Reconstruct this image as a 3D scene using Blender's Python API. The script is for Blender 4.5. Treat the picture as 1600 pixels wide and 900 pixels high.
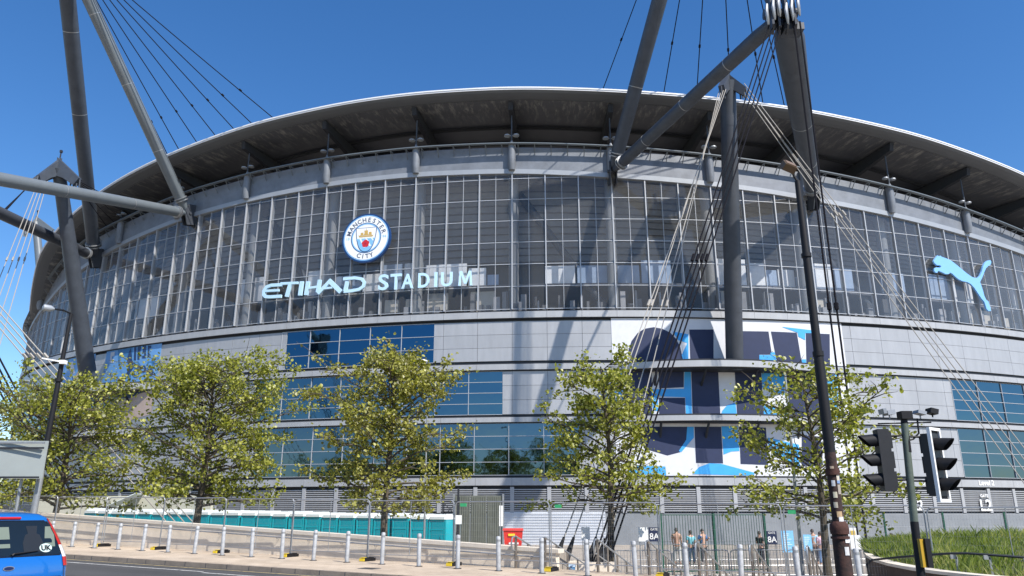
import bpy, bmesh, math, random
from mathutils import Vector, Matrix, noise
PI = math.pi
R_ = math.radians
sin, cos, atan2, sqrt = math.sin, math.cos, math.atan2, math.sqrt
for o in list(bpy.data.objects): bpy.data.objects.remove(o)
scene = bpy.context.scene
COL = scene.collection
random.seed(7)

# ---------------------------------------------------------------- camera, sky, sun, exposure
EYE = 1.65
FPX = 1180.0
PITCH = R_(16.5)
cam_d = bpy.data.cameras.new("camera")
cam_d.sensor_width = 36.0
cam_d.lens = FPX / 1600.0 * 36.0
cam_d.clip_end = 3000
cam_d.clip_start = 0.1
cam = bpy.data.objects.new("camera", cam_d)
cam.location = (0, 0, EYE)
cam.rotation_euler = (R_(90) + PITCH, 0, 0)
COL.objects.link(cam)
scene.camera = cam

SUN_AZ, SUN_EL = 42.0, 49.0          # azimuth from -Y towards +X, elevation
world = bpy.data.worlds.new("World")
scene.world = world
world.use_nodes = True
wn = world.node_tree.nodes; wl = world.node_tree.links
for n in list(wn): wn.remove(n)
sky = wn.new("ShaderNodeTexSky"); sky.sky_type = 'NISHITA'; sky.sun_disc = False
sky.sun_elevation = R_(SUN_EL); sky.sun_rotation = R_(180 - SUN_AZ)
sky.air_density = 1.0; sky.dust_density = 0.15; sky.ozone_density = 3.2; sky.altitude = 0
bg = wn.new("ShaderNodeBackground"); bg.inputs["Strength"].default_value = 0.125
wo = wn.new("ShaderNodeOutputWorld")
hs = wn.new("ShaderNodeHueSaturation"); hs.inputs["Saturation"].default_value = 1.27; hs.inputs["Hue"].default_value = 0.505
wl.new(sky.outputs[0], hs.inputs["Color"]); wl.new(hs.outputs[0], bg.inputs[0]); wl.new(bg.outputs[0], wo.inputs[0])
sun_d = bpy.data.lights.new("sun", 'SUN'); sun_d.energy = 5.0; sun_d.angle = R_(0.5)
sun_d.color = (1.0, 0.95, 0.88)
sun = bpy.data.objects.new("sun", sun_d)
sdir = Vector((sin(R_(SUN_AZ)) * cos(R_(SUN_EL)), -cos(R_(SUN_AZ)) * cos(R_(SUN_EL)), sin(R_(SUN_EL))))
sun.rotation_euler = sdir.to_track_quat('Z', 'Y').to_euler()
sun.location = (30, -30, 60)
COL.objects.link(sun)
scene.view_settings.view_transform = 'Standard'
scene.view_settings.look = 'None'
scene.view_settings.exposure = 0.52
scene.view_settings.gamma = 1.0
scene.render.resolution_x = 1024; scene.render.resolution_y = 576
scene.render.engine = 'CYCLES'
scene.cycles.max_bounces = 7
scene.cycles.transparent_max_bounces = 24

# ---------------------------------------------------------------- materials
MATS = {}
def mat(name, base, rough=0.6, metal=0.0, var=0.0, scale=1.0, bump=0.0, bscale=20.0, spec=0.5, island=0.0, coat=0.0, stretch=None, var2=None):
    """plain principled surface with a slow noise variation of its own colour, per-piece variation and fine bump"""
    if name in MATS: return MATS[name]
    m = bpy.data.materials.new(name); m.use_nodes = True
    nt = m.node_tree; N = nt.nodes; L = nt.links
    b = N["Principled BSDF"]
    b.inputs["Roughness"].default_value = rough; b.inputs["Metallic"].default_value = metal
    b.inputs["Specular IOR Level"].default_value = spec
    b.inputs["Coat Weight"].default_value = coat
    b.inputs["Base Color"].default_value = (*base, 1)
    src = None
    tc = N.new("ShaderNodeTexCoord"); mp = N.new("ShaderNodeMapping")
    L.new(tc.outputs["Object"], mp.inputs[0])
    if stretch: mp.inputs["Scale"].default_value = stretch
    if var > 0:
        nz = N.new("ShaderNodeTexNoise"); nz.inputs["Scale"].default_value = scale; nz.inputs["Detail"].default_value = 8
        nz.inputs["Roughness"].default_value = 0.65
        L.new(mp.outputs[0], nz.inputs["Vector"])
        cr = N.new("ShaderNodeValToRGB"); cr.color_ramp.elements[0].position = 0.3; cr.color_ramp.elements[1].position = 0.7
        lo = [c * (1 - var) for c in base] if var2 is None else var2
        cr.color_ramp.elements[0].color = (*lo, 1)
        cr.color_ramp.elements[1].color = (*[min(1, c * (1 + var * .6)) for c in base], 1)
        L.new(nz.outputs["Fac"], cr.inputs[0]); src = cr.outputs[0]
    if island > 0:
        g = N.new("ShaderNodeNewGeometry"); mr = N.new("ShaderNodeMapRange")
        mr.inputs[3].default_value = 1 - island; mr.inputs[4].default_value = 1 + island
        L.new(g.outputs["Random Per Island"], mr.inputs[0])
        mx = N.new("ShaderNodeVectorMath"); mx.operation = 'SCALE'
        if src: L.new(src, mx.inputs[0])
        else: mx.inputs[0].default_value = base
        L.new(mr.outputs[0], mx.inputs["Scale"]); src = mx.outputs[0]
    if src: L.new(src, b.inputs["Base Color"])
    if bump > 0:
        nb = N.new("ShaderNodeTexNoise"); nb.inputs["Scale"].default_value = bscale; nb.inputs["Detail"].default_value = 5
        L.new(mp.outputs[0], nb.inputs["Vector"])
        bp = N.new("ShaderNodeBump"); bp.inputs["Strength"].default_value = bump; bp.inputs["Distance"].default_value = 0.02
        L.new(nb.outputs["Fac"], bp.inputs["Height"]); L.new(bp.outputs[0], b.inputs["Normal"])
    MATS[name] = m
    return m

def glass_mat(name, tint, refl=0.10, edge=0.55, rough=0.02):
    """see-through tinted pane: transparent body, mirror coat growing at grazing angles"""
    m = bpy.data.materials.new(name); m.use_nodes = True
    nt = m.node_tree; N = nt.nodes; L = nt.links
    for n in list(N): N.remove(n)
    out = N.new("ShaderNodeOutputMaterial"); tr = N.new("ShaderNodeBsdfTransparent"); gl = N.new("ShaderNodeBsdfGlossy")
    df = N.new("ShaderNodeBsdfDiffuse"); df.inputs[0].default_value = (0.33, 0.335, 0.34, 1)
    tr.inputs[0].default_value = (*tint, 1); gl.inputs["Roughness"].default_value = rough
    gl.inputs[0].default_value = (0.70, 0.70, 0.70, 1)
    lw = N.new("ShaderNodeLayerWeight"); lw.inputs[0].default_value = 0.35
    mr = N.new("ShaderNodeMapRange"); mr.inputs[3].default_value = refl; mr.inputs[4].default_value = edge
    L.new(lw.outputs["Facing"], mr.inputs[0])
    m1 = N.new("ShaderNodeMixShader"); L.new(mr.outputs[0], m1.inputs[0]); L.new(tr.outputs[0], m1.inputs[1]); L.new(gl.outputs[0], m1.inputs[2])
    m2 = N.new("ShaderNodeMixShader"); m2.inputs[0].default_value = 0.07    # grey diffuse share over the pane, growing at grazing angles
    mr2 = N.new("ShaderNodeMapRange"); mr2.inputs[3].default_value = 0.12; mr2.inputs[4].default_value = 0.60
    mr2.inputs[1].default_value = 0.25; mr2.inputs[2].default_value = 0.95
    L.new(lw.outputs["Facing"], mr2.inputs[0]); L.new(mr2.outputs[0], m2.inputs[0])
    L.new(m1.outputs[0], m2.inputs[1]); L.new(df.outputs[0], m2.inputs[2])
    L.new(m2.outputs[0], out.inputs[0])
    MATS[name] = m
    return m

def mirror_mat(name, base, rough, metal=1.0, wob=0.02):
    m = mat(name, base, rough, metal)
    nt = m.node_tree; N = nt.nodes; L = nt.links; b = N["Principled BSDF"]
    tc = N.new("ShaderNodeTexCoord"); nz = N.new("ShaderNodeTexNoise"); nz.inputs["Scale"].default_value = 0.9
    L.new(tc.outputs["Object"], nz.inputs["Vector"])
    bp = N.new("ShaderNodeBump"); bp.inputs["Strength"].default_value = wob; bp.inputs["Distance"].default_value = 0.3
    L.new(nz.outputs["Fac"], bp.inputs["Height"]); L.new(bp.outputs[0], b.inputs["Normal"])
    return m

def leaf_mat(name, c0, c1, c2):
    m = bpy.data.materials.new(name); m.use_nodes = True
    nt = m.node_tree; N = nt.nodes; L = nt.links
    for n in list(N): N.remove(n)
    out = N.new("ShaderNodeOutputMaterial"); g = N.new("ShaderNodeNewGeometry"); cr = N.new("ShaderNodeValToRGB")
    e = cr.color_ramp.elements; e[0].color = (*c0, 1); e[1].color = (*c2, 1); e[1].position = 1
    k = e.new(0.5); k.color = (*c1, 1)
    L.new(g.outputs["Random Per Island"], cr.inputs[0])
    p = N.new("ShaderNodeBsdfPrincipled"); p.inputs["Roughness"].default_value = 0.42; p.inputs["Specular IOR Level"].default_value = 0.55
    L.new(cr.outputs[0], p.inputs["Base Color"])
    t = N.new("ShaderNodeBsdfTranslucent"); sc = N.new("ShaderNodeVectorMath"); sc.operation = 'MULTIPLY'
    sc.inputs[1].default_value = (1.5, 1.6, 0.6); L.new(cr.outputs[0], sc.inputs[0]); L.new(sc.outputs[0], t.inputs[0])
    mx = N.new("ShaderNodeMixShader"); mx.inputs[0].default_value = 0.38
    L.new(p.outputs[0], mx.inputs[1]); L.new(t.outputs[0], mx.inputs[2]); L.new(mx.outputs[0], out.inputs[0])
    MATS[name] = m
    return m

M_panel = mat('aluminium_panel', (.385, .388, .40), .42, .25, .10, 1.6, island=.04, bump=.03, bscale=3, stretch=(1, 1, .18))
M_ledge = mat('aluminium_ledge', (.40, .403, .41), .45, .2, .12, 1.4, stretch=(1, 1, .3))
M_joint = mat('dark_joint', (.045, .05, .06), .6)
M_ring = mat('ring_beam_steel', (.185, .20, .225), .5, .1, .24, .8, bump=.05, bscale=6)
M_flash = mat('pale_flashing', (.33, .35, .375), .45, .2, .08, 1)
M_frame = mat('curtain_frame', (.41, .425, .45), .45, .2)
M_steel = mat('grey_painted_steel', (.062, .073, .092), .5, .0, .20, 1.2, spec=.35)
M_steel2 = mat('dark_grey_column_paint', (.052, .058, .070), .5, .0, .20, 1.0, spec=.35)
M_steel3 = mat('light_grey_tube_paint', (.135, .155, .17), .40, .0, .10, 1.0)
M_dark = mat('dark_steel', (.03, .033, .04), .7, spec=.25)
M_galv = mat('galvanised_steel', (.36, .37, .38), .42, .55, .2, 4)
M_cabw = mat('pale_cable', (.30, .28, .25), .65, .0)
M_cabd = mat('dark_cable', (.012, .012, .016), .9, spec=.08)
M_white = mat('white_paint', (.80, .80, .78), .5)
M_letter = mat('pale_blue_letter_face', (.50, .72, .86), .45)
M_puma = mat('sky_blue_sign_face', (.20, .44, .80), .45)
M_navy = mat('navy_fabric', (.014, .024, .072), .65, 0, .12, 2, bump=.25, bscale=1.6)
M_cyan = mat('sky_blue_fabric', (.045, .35, .74), .65, 0, .08, 2, bump=.25, bscale=1.6)
M_fab = mat('white_fabric', (.62, .63, .66), .7, 0, .06, 2, bump=.25, bscale=1.6)
M_glassy = mirror_mat('blue_office_glass', (.05, .13, .20), .03)
M_glassy2 = mirror_mat('teal_office_glass', (.09, .16, .21), .03)
M_glassy3 = mirror_mat('dark_office_glass', (.09, .14, .19), .03)
M_curtain = glass_mat('curtain_glass', (.91, .92, .93), refl=.02, edge=.40)
M_black = mat('black_plastic', (.010, .010, .012), .6, spec=.3)
M_conc = mat('pale_concrete', (.72, .63, .51), .85, 0, .16, 1.2, bump=.3, bscale=14)
M_soff = mat('roof_soffit', (.10, .103, .11), .65, 0, .12, .7)
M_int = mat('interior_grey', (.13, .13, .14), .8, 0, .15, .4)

# ---------------------------------------------------------------- mesh helpers
class MB:
    def __init__(s): s.v = []; s.f = []; s.m = []; s.mi = 0
    def add(s, vs, fs):
        k = len(s.v); s.v += [tuple(v) for v in vs]
        for f in fs: s.f.append([i + k for i in f]); s.m.append(s.mi)
    def box(s, c, d, rz=0.0, M=None):
        x, y, z = d[0] / 2, d[1] / 2, d[2] / 2
        vs = [Vector((a * x, b * y, e * z)) for a in (-1, 1) for b in (-1, 1) for e in (-1, 1)]
        if M is not None: vs = [M @ v for v in vs]
        elif rz:
            rm = Matrix.Rotation(rz, 3, 'Z'); vs = [rm @ v for v in vs]
        c = Vector(c); vs = [v + c for v in vs]
        s.add(vs, [(0, 1, 3, 2), (4, 6, 7, 5), (0, 4, 5, 1), (2, 3, 7, 6), (0, 2, 6, 4), (1, 5, 7, 3)])
    def hexa(s, v8):
        """bottom 4 ccw then top 4 ccw"""
        s.add(v8, [(3, 2, 1, 0), (4, 5, 6, 7), (0, 1, 5, 4), (1, 2, 6, 5), (2, 3, 7, 6), (3, 0, 4, 7)])
    def tube(s, p0, p1, r0, r1=None, n=10, cap=True):
        s.path([p0, p1], [r0, r0 if r1 is None else r1], n, cap)
    def path(s, pts, rs, n=8, cap=True):
        pts = [Vector(p) for p in pts]
        if not isinstance(rs, (list, tuple)): rs = [rs] * len(pts)
        k = len(s.v); up = None
        for i, p in enumerate(pts):
            t = (pts[min(i + 1, len(pts) - 1)] - pts[max(i - 1, 0)]).normalized()
            if up is None:
                up = t.cross(Vector((0, 0, 1)))
                if up.length < 1e-3: up = t.cross(Vector((1, 0, 0)))
                up.normalize()
            a = (up - t * up.dot(t)).normalized(); b = t.cross(a); up = a
            for j in range(n):
                q = 2 * PI * j / n
                s.v.append(tuple(p + (a * cos(q) + b * sin(q)) * rs[i]))
        for i in range(len(pts) - 1):
            for j in range(n):
                s.f.append([k + i * n + j, k + i * n + (j + 1) % n, k + (i + 1) * n + (j + 1) % n, k + (i + 1) * n + j]); s.m.append(s.mi)
        if cap:
            s.f.append([k + j for j in range(n)][::-1]); s.m.append(s.mi)
            s.f.append([k + (len(pts) - 1) * n + j for j in range(n)]); s.m.append(s.mi)
    def prism(s, poly, org, ax, ay, n, t):
        """2-D polygon extruded along n by t"""
        org, ax, ay, n = Vector(org), Vector(ax), Vector(ay), Vector(n)
        a = [org + ax * x + ay * y for x, y in poly]; b = [p + n * t for p in a]; k = len(a)
        s.add(a + b, [list(range(k))[::-1], list(range(k, 2 * k))] + [(i, (i + 1) % k, (i + 1) % k + k, i + k) for i in range(k)])

def link(o):
    COL.objects.link(o); return o
def top_root(o):
    while o.parent: o = o.parent
    return o
def obj(name, mb, m, parent=None, world=True, smooth=False, origin=None):
    me = bpy.data.meshes.new(name)
    off = Vector((0, 0, 0))
    if parent is not None and world: off = Vector(top_root(parent).location)
    if parent is None and origin is not None: off = Vector(origin)
    me.from_pydata([(v[0] - off.x, v[1] - off.y, v[2] - off.z) for v in mb.v], [], mb.f)
    for mm in (m if isinstance(m, (list, tuple)) else [m]): me.materials.append(mm)
    if isinstance(m, (list, tuple)):
        me.polygons.foreach_set('material_index', mb.m)
    me.validate(); me.update()
    b = bmesh.new(); b.from_mesh(me); bmesh.ops.recalc_face_normals(b, faces=b.faces); b.to_mesh(me); b.free()
    o = bpy.data.objects.new(name, me)
    if parent is not None: o.parent = parent
    elif origin is not None: o.location = off
    if smooth:
        for p in me.polygons: p.use_smooth = True
        try: me.set_sharp_from_angle(angle=R_(40))
        except Exception: pass
    return link(o)
def tag(o, label=None, cat=None, group=None, kind=None):
    if label: o['label'] = label
    if cat: o['category'] = cat
    if group: o['group'] = group
    if kind: o['kind'] = kind
    return o
def thing(name, label, cat, loc, rz=0.0, group=None):
    o = bpy.data.objects.new(name, None); o.empty_display_size = .3
    o.location = loc; o.rotation_euler = (0, 0, rz)
    tag(o, label, cat, group); return link(o)
def copy_tree(o, parent=None, loc=None, rz=None, label=None):
    c = o.copy(); COL.objects.link(c); c.parent = parent
    if loc is not None: c.location = loc
    if rz is not None: c.rotation_euler = (0, 0, rz)
    if label: c['label'] = label
    for ch in [q for q in bpy.data.objects if q.parent == o]: copy_tree(ch, c)
    return c
ORD = ['first', 'second', 'third', 'fourth', 'fifth', 'sixth', 'seventh', 'eighth', 'ninth', 'tenth', 'eleventh', 'twelfth',
       'thirteenth', 'fourteenth', 'fifteenth', 'sixteenth', 'seventeenth', 'eighteenth', 'nineteenth', 'twentieth',
       'twenty-first', 'twenty-second', 'twenty-third', 'twenty-fourth', 'twenty-fifth', 'twenty-sixth', 'twenty-seventh', 'twenty-eighth', 'twenty-ninth', 'thirtieth']

_tm = {}
def text_verts(txt, size=1.0, extrude=0.0, bold=0.0, align='LEFT'):
    cu = bpy.data.curves.new('lettering', 'FONT'); cu.body = txt; cu.size = size; cu.extrude = extrude; cu.offset = bold
    cu.align_x = align; cu.resolution_u = 4
    ob = bpy.data.objects.new('lettering', cu); COL.objects.link(ob)
    dg = bpy.context.evaluated_depsgraph_get(); dg.update()
    me = bpy.data.meshes.new_from_object(ob.evaluated_get(dg))
    vs = [v.co.copy() for v in me.vertices]; fs = [list(p.vertices) for p in me.polygons]
    bpy.data.objects.remove(ob); bpy.data.curves.remove(cu); bpy.data.meshes.remove(me)
    return vs, fs
def add_text(mb, txt, org, ax, ay, n, size, extrude=0.01, bold=0.0, align='CENTER', squash=1.0):
    vs, fs = text_verts(txt, size, extrude, bold, align)
    org, ax, ay, n = Vector(org), Vector(ax).normalized(), Vector(ay).normalized(), Vector(n).normalized()
    mb.add([org + ax * v.x * squash + ay * v.y + n * (v.z + extrude) for v in vs], fs)

def interp(x, T):
    if x <= T[0][0]: return T[0][1]
    for (a, b), (c, d) in zip(T, T[1:]):
        if x <= c: return b + (d - b) * (x - a) / (c - a)
    return T[-1][1]
def smooth_tab(T, k=1.2):
    """moving average of a table so the curve has no kinks"""
    def f(x): return sum(interp(x + d * k, T) for d in (-1.5, -.75, 0, .75, 1.5)) / 5
    return f

# a ray through a picture position, met with a real surface: used once to survey where real things stand
def ray(px, py):
    dx = (px - 800) / FPX; dy = (450 - py) / FPX
    return Vector((dx, cos(PITCH) - dy * sin(PITCH), sin(PITCH) + dy * cos(PITCH)))
def at_y(px, py, Y):
    d = ray(px, py); return Vector((d.x * Y / d.y, Y, EYE + d.z * Y / d.y))
def at_z(px, py, z):
    d = ray(px, py); t = (z - EYE) / d.z; return Vector((d.x * t, d.y * t, z))

# ---------------------------------------------------------------- stadium plan
H0 = 17.0
CX, CY, RAD = .552 * H0, 9.645 * H0, 5.932 * H0
def rad(phi):
    return RAD - (.015 * (-36 - phi) ** 2 if phi < -36 else 0)
def cp(phi, off, z):
    r = rad(phi) + off; a = R_(phi)
    return Vector((CX + r * sin(a), CY - r * cos(a), z))
def on_wall(px, py, off=0.0):
    d = ray(px, py); rr = RAD + off
    for _ in range(4):
        a = d.x ** 2 + d.y ** 2; b = d.x * CX + d.y * CY; c = CX ** 2 + CY ** 2 - rr * rr
        t = (b - sqrt(max(b * b - a * c, 0))) / a
        p = d * t; phi = math.degrees(atan2(p.x - CX, -(p.y - CY)))
        rr = rad(phi) + off
    return phi, p.z + EYE
def wall_dirs(phi):
    a = R_(phi); n = Vector((sin(a), -cos(a), 0)); return Vector((cos(a), sin(a), 0)), Vector((0, 0, 1)), n
PHI0, PHI1 = -58.0, 40.0
BAY = 5.13; COLS = [-0.2 + BAY * k for k in range(-11, 9)]    # roof column angles
T_eave = smooth_tab([(-58, 24.6), (-43, 25.3), (-41, 26.6), (-38.9, 29.0), (-37, 31.2), (-35, 32.9), (-31.5, 34.8), (-28.7, 35.9), (-25, 36.9), (-19.4, 38.1), (-14, 38.7), (-10.3, 38.85), (-5.3, 38.7), (-.6, 38.2), (4.4, 37.65), (9.8, 37.0), (16.2, 35.9), (23.6, 34.0), (32, 31.2), (40, 28)], .8)
T_ring = smooth_tab([(-58, 24.2), (-44, 24.6), (-41.1, 26.2), (-37.7, 29.4), (-34, 31.2), (-30.8, 31.9), (-25.1, 33.2), (-20.4, 33.8), (-15.7, 34.15), (-10.6, 34.25), (-5.3, 34.05), (-.3, 33.55), (3.7, 33.0), (6.5, 32.6), (11.8, 31.75), (16.9, 30.75), (25.4, 28.5), (33, 26.4), (40, 24.6)], .8)
T_glass = smooth_tab([(-58, 23.4), (-44, 23.6), (-40, 25.2), (-37.4, 26.8), (-34, 28.3), (-30.4, 29.4), (-25.4, 30.5), (-20.2, 31.15), (-14.9, 31.55), (-10.7, 31.6), (-5.3, 31.35), (-.4, 30.75), (3.6, 30.25), (7.2, 29.75), (9.8, 29.25), (15.5, 28.3), (25, 26.5), (33, 24.6), (40, 23.4)], .8)
def o_eave(phi): return interp(phi, [(-44, .6), (-42, 1.2), (-38, 2.9), (-37, 3.0)])
def val(f, phi): return f(phi) if callable(f) else f
def arc(mb, p0, p1, o0, o1, z0, z1, step=1.0):
    """curved bar: box section swept along the plan curve"""
    n = max(1, int(math.ceil(abs(p1 - p0) / step)))
    ring = []
    for i in range(n + 1):
        p = p0 + (p1 - p0) * i / n
        a, b, c, d = val(o0, p), val(o1, p), val(z0, p), val(z1, p)
        ring.append([cp(p, a, c), cp(p, b, c), cp(p, b, d), cp(p, a, d)])
    vs = [v for r in ring for v in r]; fs = [(0, 1, 2, 3), tuple(4 * n + k for k in (3, 2, 1, 0))]
    for i in range(n):
        for k in range(4):
            fs.append((4 * i + k, 4 * i + (k + 1) % 4, 4 * i + 4 + (k + 1) % 4, 4 * i + 4 + k))
    mb.add(vs, fs)
def arc_sheet(mb, p0, p1, off, z0, z1, step=1.0):
    n = max(1, int(math.ceil(abs(p1 - p0) / step))); vs = []
    for i in range(n + 1):
        p = p0 + (p1 - p0) * i / n
        vs += [cp(p, val(off, p), val(z0, p)), cp(p, val(off, p), val(z1, p))]
    mb.add(vs, [(2 * i, 2 * i + 2, 2 * i + 3, 2 * i + 1) for i in range(n)])
def wall_poly(mb, pxs, off, step=.9, thick=0.0):
    """a flat outline (list of (phi, z)) laid on the curved wall, cut into strips so it follows the curve"""
    bm = bmesh.new()
    vs = [bm.verts.new((R_(p) * RAD, 0, z)) for p, z in pxs]
    bm.faces.new(vs)
    x0 = min(v.co.x for v in vs); x1 = max(v.co.x for v in vs)
    k = math.ceil(x0 / step) * step
    while k < x1:
        bmesh.ops.bisect_plane(bm, geom=bm.verts[:] + bm.edges[:] + bm.faces[:], plane_co=(k, 0, 0), plane_no=(1, 0, 0))
        k += step
    bmesh.ops.triangulate(bm, faces=bm.faces[:])
    if thick > 0:
        r = bmesh.ops.extrude_face_region(bm, geom=bm.faces[:])
        for v in [e for e in r['geom'] if isinstance(e, bmesh.types.BMVert)]: v.co.y -= thick
    bm.verts.index_update()
    mb.add([cp(math.degrees(v.co.x / RAD), off - v.co.y, v.co.z) for v in bm.verts], [[v.index for v in f.verts] for f in bm.faces])
    bm.free()
def px_poly(mb, pts, off, **k):
    wall_poly(mb, [on_wall(x, y, off) for x, y in pts], off, **k)
def stroke_poly(pts, w):
    """outline of a thick polyline with mitred joints"""
    P = [Vector(p) for p in pts]; Lft = []; Rgt = []
    for i, p in enumerate(P):
        d0 = (P[i] - P[i - 1]).normalized() if i else None
        d1 = (P[i + 1] - P[i]).normalized() if i < len(P) - 1 else None
        if d0 is None: d0 = d1
        if d1 is None: d1 = d0
        n0 = Vector((-d0.y, d0.x)); n1 = Vector((-d1.y, d1.x)); m = (n0 + n1)
        m = m.normalized() if m.length > 1e-6 else n0
        k = w / 2 / max(.35, m.dot(n0))
        Lft.append(p + m * k); Rgt.append(p - m * k)
    return Lft, Rgt
# ---------------------------------------------------------------- ground: plaza sheet, tilted street
GZ = -0.87
SX, SY = 4.0, 21.9                                  # a point of the bollard line
UX, UY, VX, VY = -.895, .446, .446, .895            # along the street (to the far left), across it (towards the stadium)
def st(s, v, h=0.0):
    # the carriageway climbs gently from the far kerb towards its crown
    return Vector((SX + UX * s + VX * v, SY + UY * s + VY * v, -0.13 + 0.0155 * s + h + .014 * max(0.0, -3.06 - v)))
STREET_RZ = atan2(UY, UX)                           # heading of the street direction

def floor_mat(name, c, kind):
    m = mat(name, c, .85, 0, .26 if kind == 'slab' else .12, .45, bump=.25, bscale=30)
    nt = m.node_tree; N = nt.nodes; L = nt.links; b = N["Principled BSDF"]
    src = b.inputs["Base Color"].links[0].from_socket
    tc = N.new("ShaderNodeTexCoord"); mp = N.new("ShaderNodeMapping"); mp.inputs["Rotation"].default_value = (0, 0, -STREET_RZ)
    L.new(tc.outputs["Object"], mp.inputs[0])
    if kind == 'slab':
        br = N.new("ShaderNodeTexBrick"); br.inputs["Scale"].default_value = 1.0
        br.inputs["Brick Width"].default_value = .62; br.inputs["Row Height"].default_value = .42; br.inputs["Mortar Size"].default_value = .010
        br.inputs["Color1"].default_value = (1, 1, 1, 1); br.inputs["Color2"].default_value = (.86, .84, .82, 1); br.inputs["Mortar"].default_value = (.5, .46, .42, 1)
        L.new(mp.outputs[0], br.inputs["Vector"])
        mx = N.new("ShaderNodeVectorMath"); mx.operation = 'MULTIPLY'
        L.new(src, mx.inputs[0]); L.new(br.outputs["Color"], mx.inputs[1]); L.new(mx.outputs[0], b.inputs["Base Color"])
    elif kind == 'asphalt':
        n1 = N.new("ShaderNodeTexNoise"); n1.inputs["Scale"].default_value = 90; n1.inputs["Detail"].default_value = 2
        n2 = N.new("ShaderNodeTexNoise"); n2.inputs["Scale"].default_value = 1.0; n2.inputs["Detail"].default_value = 5
        mp2 = N.new("ShaderNodeMapping"); mp2.inputs["Scale"].default_value = (.12, 1.6, 1); L.new(mp.outputs[0], mp2.inputs[0])
        L.new(tc.outputs["Object"], n1.inputs["Vector"]); L.new(mp2.outputs[0], n2.inputs["Vector"])
        mr = N.new("ShaderNodeMapRange"); mr.inputs[1].default_value = .3; mr.inputs[2].default_value = .7; mr.inputs[3].default_value = .7; mr.inputs[4].default_value = 1.4
        L.new(n1.outputs["Fac"], mr.inputs[0])
        mr2 = N.new("ShaderNodeMapRange"); mr2.inputs[1].default_value = .35; mr2.inputs[2].default_value = .65; mr2.inputs[3].default_value = .8; mr2.inputs[4].default_value = 1.2
        L.new(n2.outputs["Fac"], mr2.inputs[0])
        mu = N.new("ShaderNodeMath"); mu.operation = 'MULTIPLY'; L.new(mr.outputs[0], mu.inputs[0]); L.new(mr2.outputs[0], mu.inputs[1])
        mx = N.new("ShaderNodeVectorMath"); mx.operation = 'SCALE'
        L.new(src, mx.inputs[0]); L.new(mu.outputs[0], mx.inputs["Scale"]); L.new(mx.outputs[0], b.inputs["Base Color"])
    return m
M_plaza = floor_mat('plaza_paving', (.36, .32, .27), 'slab')
M_pave = floor_mat('buff_paving', (.52, .425, .32), 'slab')
M_asph = floor_mat('asphalt', (.060, .058, .057), 'asphalt')
M_kerb = mat('kerb_stone', (.27, .22, .17), .85, 0, .25, 2.5, bump=.3, bscale=20)
M_line = mat('white_road_paint', (.62, .60, .56), .7, 0, .35, 9, var2=(.16, .15, .14))
M_yline = mat('yellow_road_paint', (.55, .40, .16), .7, 0, .35, 9, var2=(.12, .1, .07))

def strip(name, s0, s1, v0, v1, z0, z1, m):
    mb = MB()
    vs = [st(s0, v0), st(s0, v1), st(s1, v1), st(s1, v0)]
    mb.hexa([v + Vector((0, 0, z0)) for v in vs] + [v + Vector((0, 0, z1)) for v in vs])
    o = obj(name, mb, m); o['kind'] = 'structure'; return o
mb = MB(); mb.add([(-900, -500, GZ), (900, -500, GZ), (900, 1200, GZ), (-900, 1200, GZ)], [(0, 1, 2, 3)])
# the near part of the sheet is sunk under the street
ground = obj('ground', mb, M_plaza); ground['kind'] = 'structure'
strip('pavement', -34, 110, -2.85, 1.75, -2.2, 0, M_pave)
strip('kerb', -34, 110, -3.05, -2.855, -.6, .008, M_kerb)
mb = MB()
for s in [x * .915 for x in range(-36, 118)]:      # joints between kerb stones
    a = st(s, -3.056, .004); b_ = st(s, -2.86, .011)
    mb.hexa([st(s, -3.058, -.12), st(s + .012, -3.058, -.12), st(s + .012, -2.85, -.12), st(s, -2.85, -.12),
             st(s, -3.058, .011), st(s + .012, -3.058, .011), st(s + .012, -2.85, .011), st(s, -2.85, .011)])
tag(obj('kerb_joints', mb, M_joint), kind='structure')
strip('road', -34, 110, -17.5, -3.055, -.7, -.12, M_asph)
strip('near_pavement', -34, 110, -32, -17.55, -1.2, 0, M_pave)
strip('road_lines', -34, 110, -3.45, -3.35, -.12, -.116, M_yline)
mb = MB()
def paint(s0, s1, v0, v1):
    mb.hexa([st(s0, v0, -.12), st(s0, v1, -.12), st(s1, v1, -.12), st(s1, v0, -.12), st(s0, v0, -.115), st(s0, v1, -.115), st(s1, v1, -.115), st(s1, v0, -.115)])
paint(12.5, 19, -4.35, -4.23); paint(20.2, 24.5, -4.95, -4.83); paint(5.0, 12.2, -4.62, -4.50)
for k in range(-4, 14): paint(k * 6, k * 6 + 4, -10.4, -10.28)
tag(obj('road_markings', mb, M_line), kind='structure')
# steps down from the pavement to the plaza on the right
mb = MB()
for k in range(5):
    za = [-.12, -.27, -.42, -.57, -.72][k]
    v0, v1 = 1.76 + k * .42, 1.76 + (k + 1) * .42
    a = [st(3.3, v0), st(3.3, v1), st(-16, v1), st(-16, v0)]
    mb.hexa([Vector((p.x, p.y, -1.6)) for p in a] + [Vector((p.x, p.y, max(GZ + .02, p.z + za + .02))) for p in a])
tag(obj('steps', mb, M_conc), kind='structure')

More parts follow.
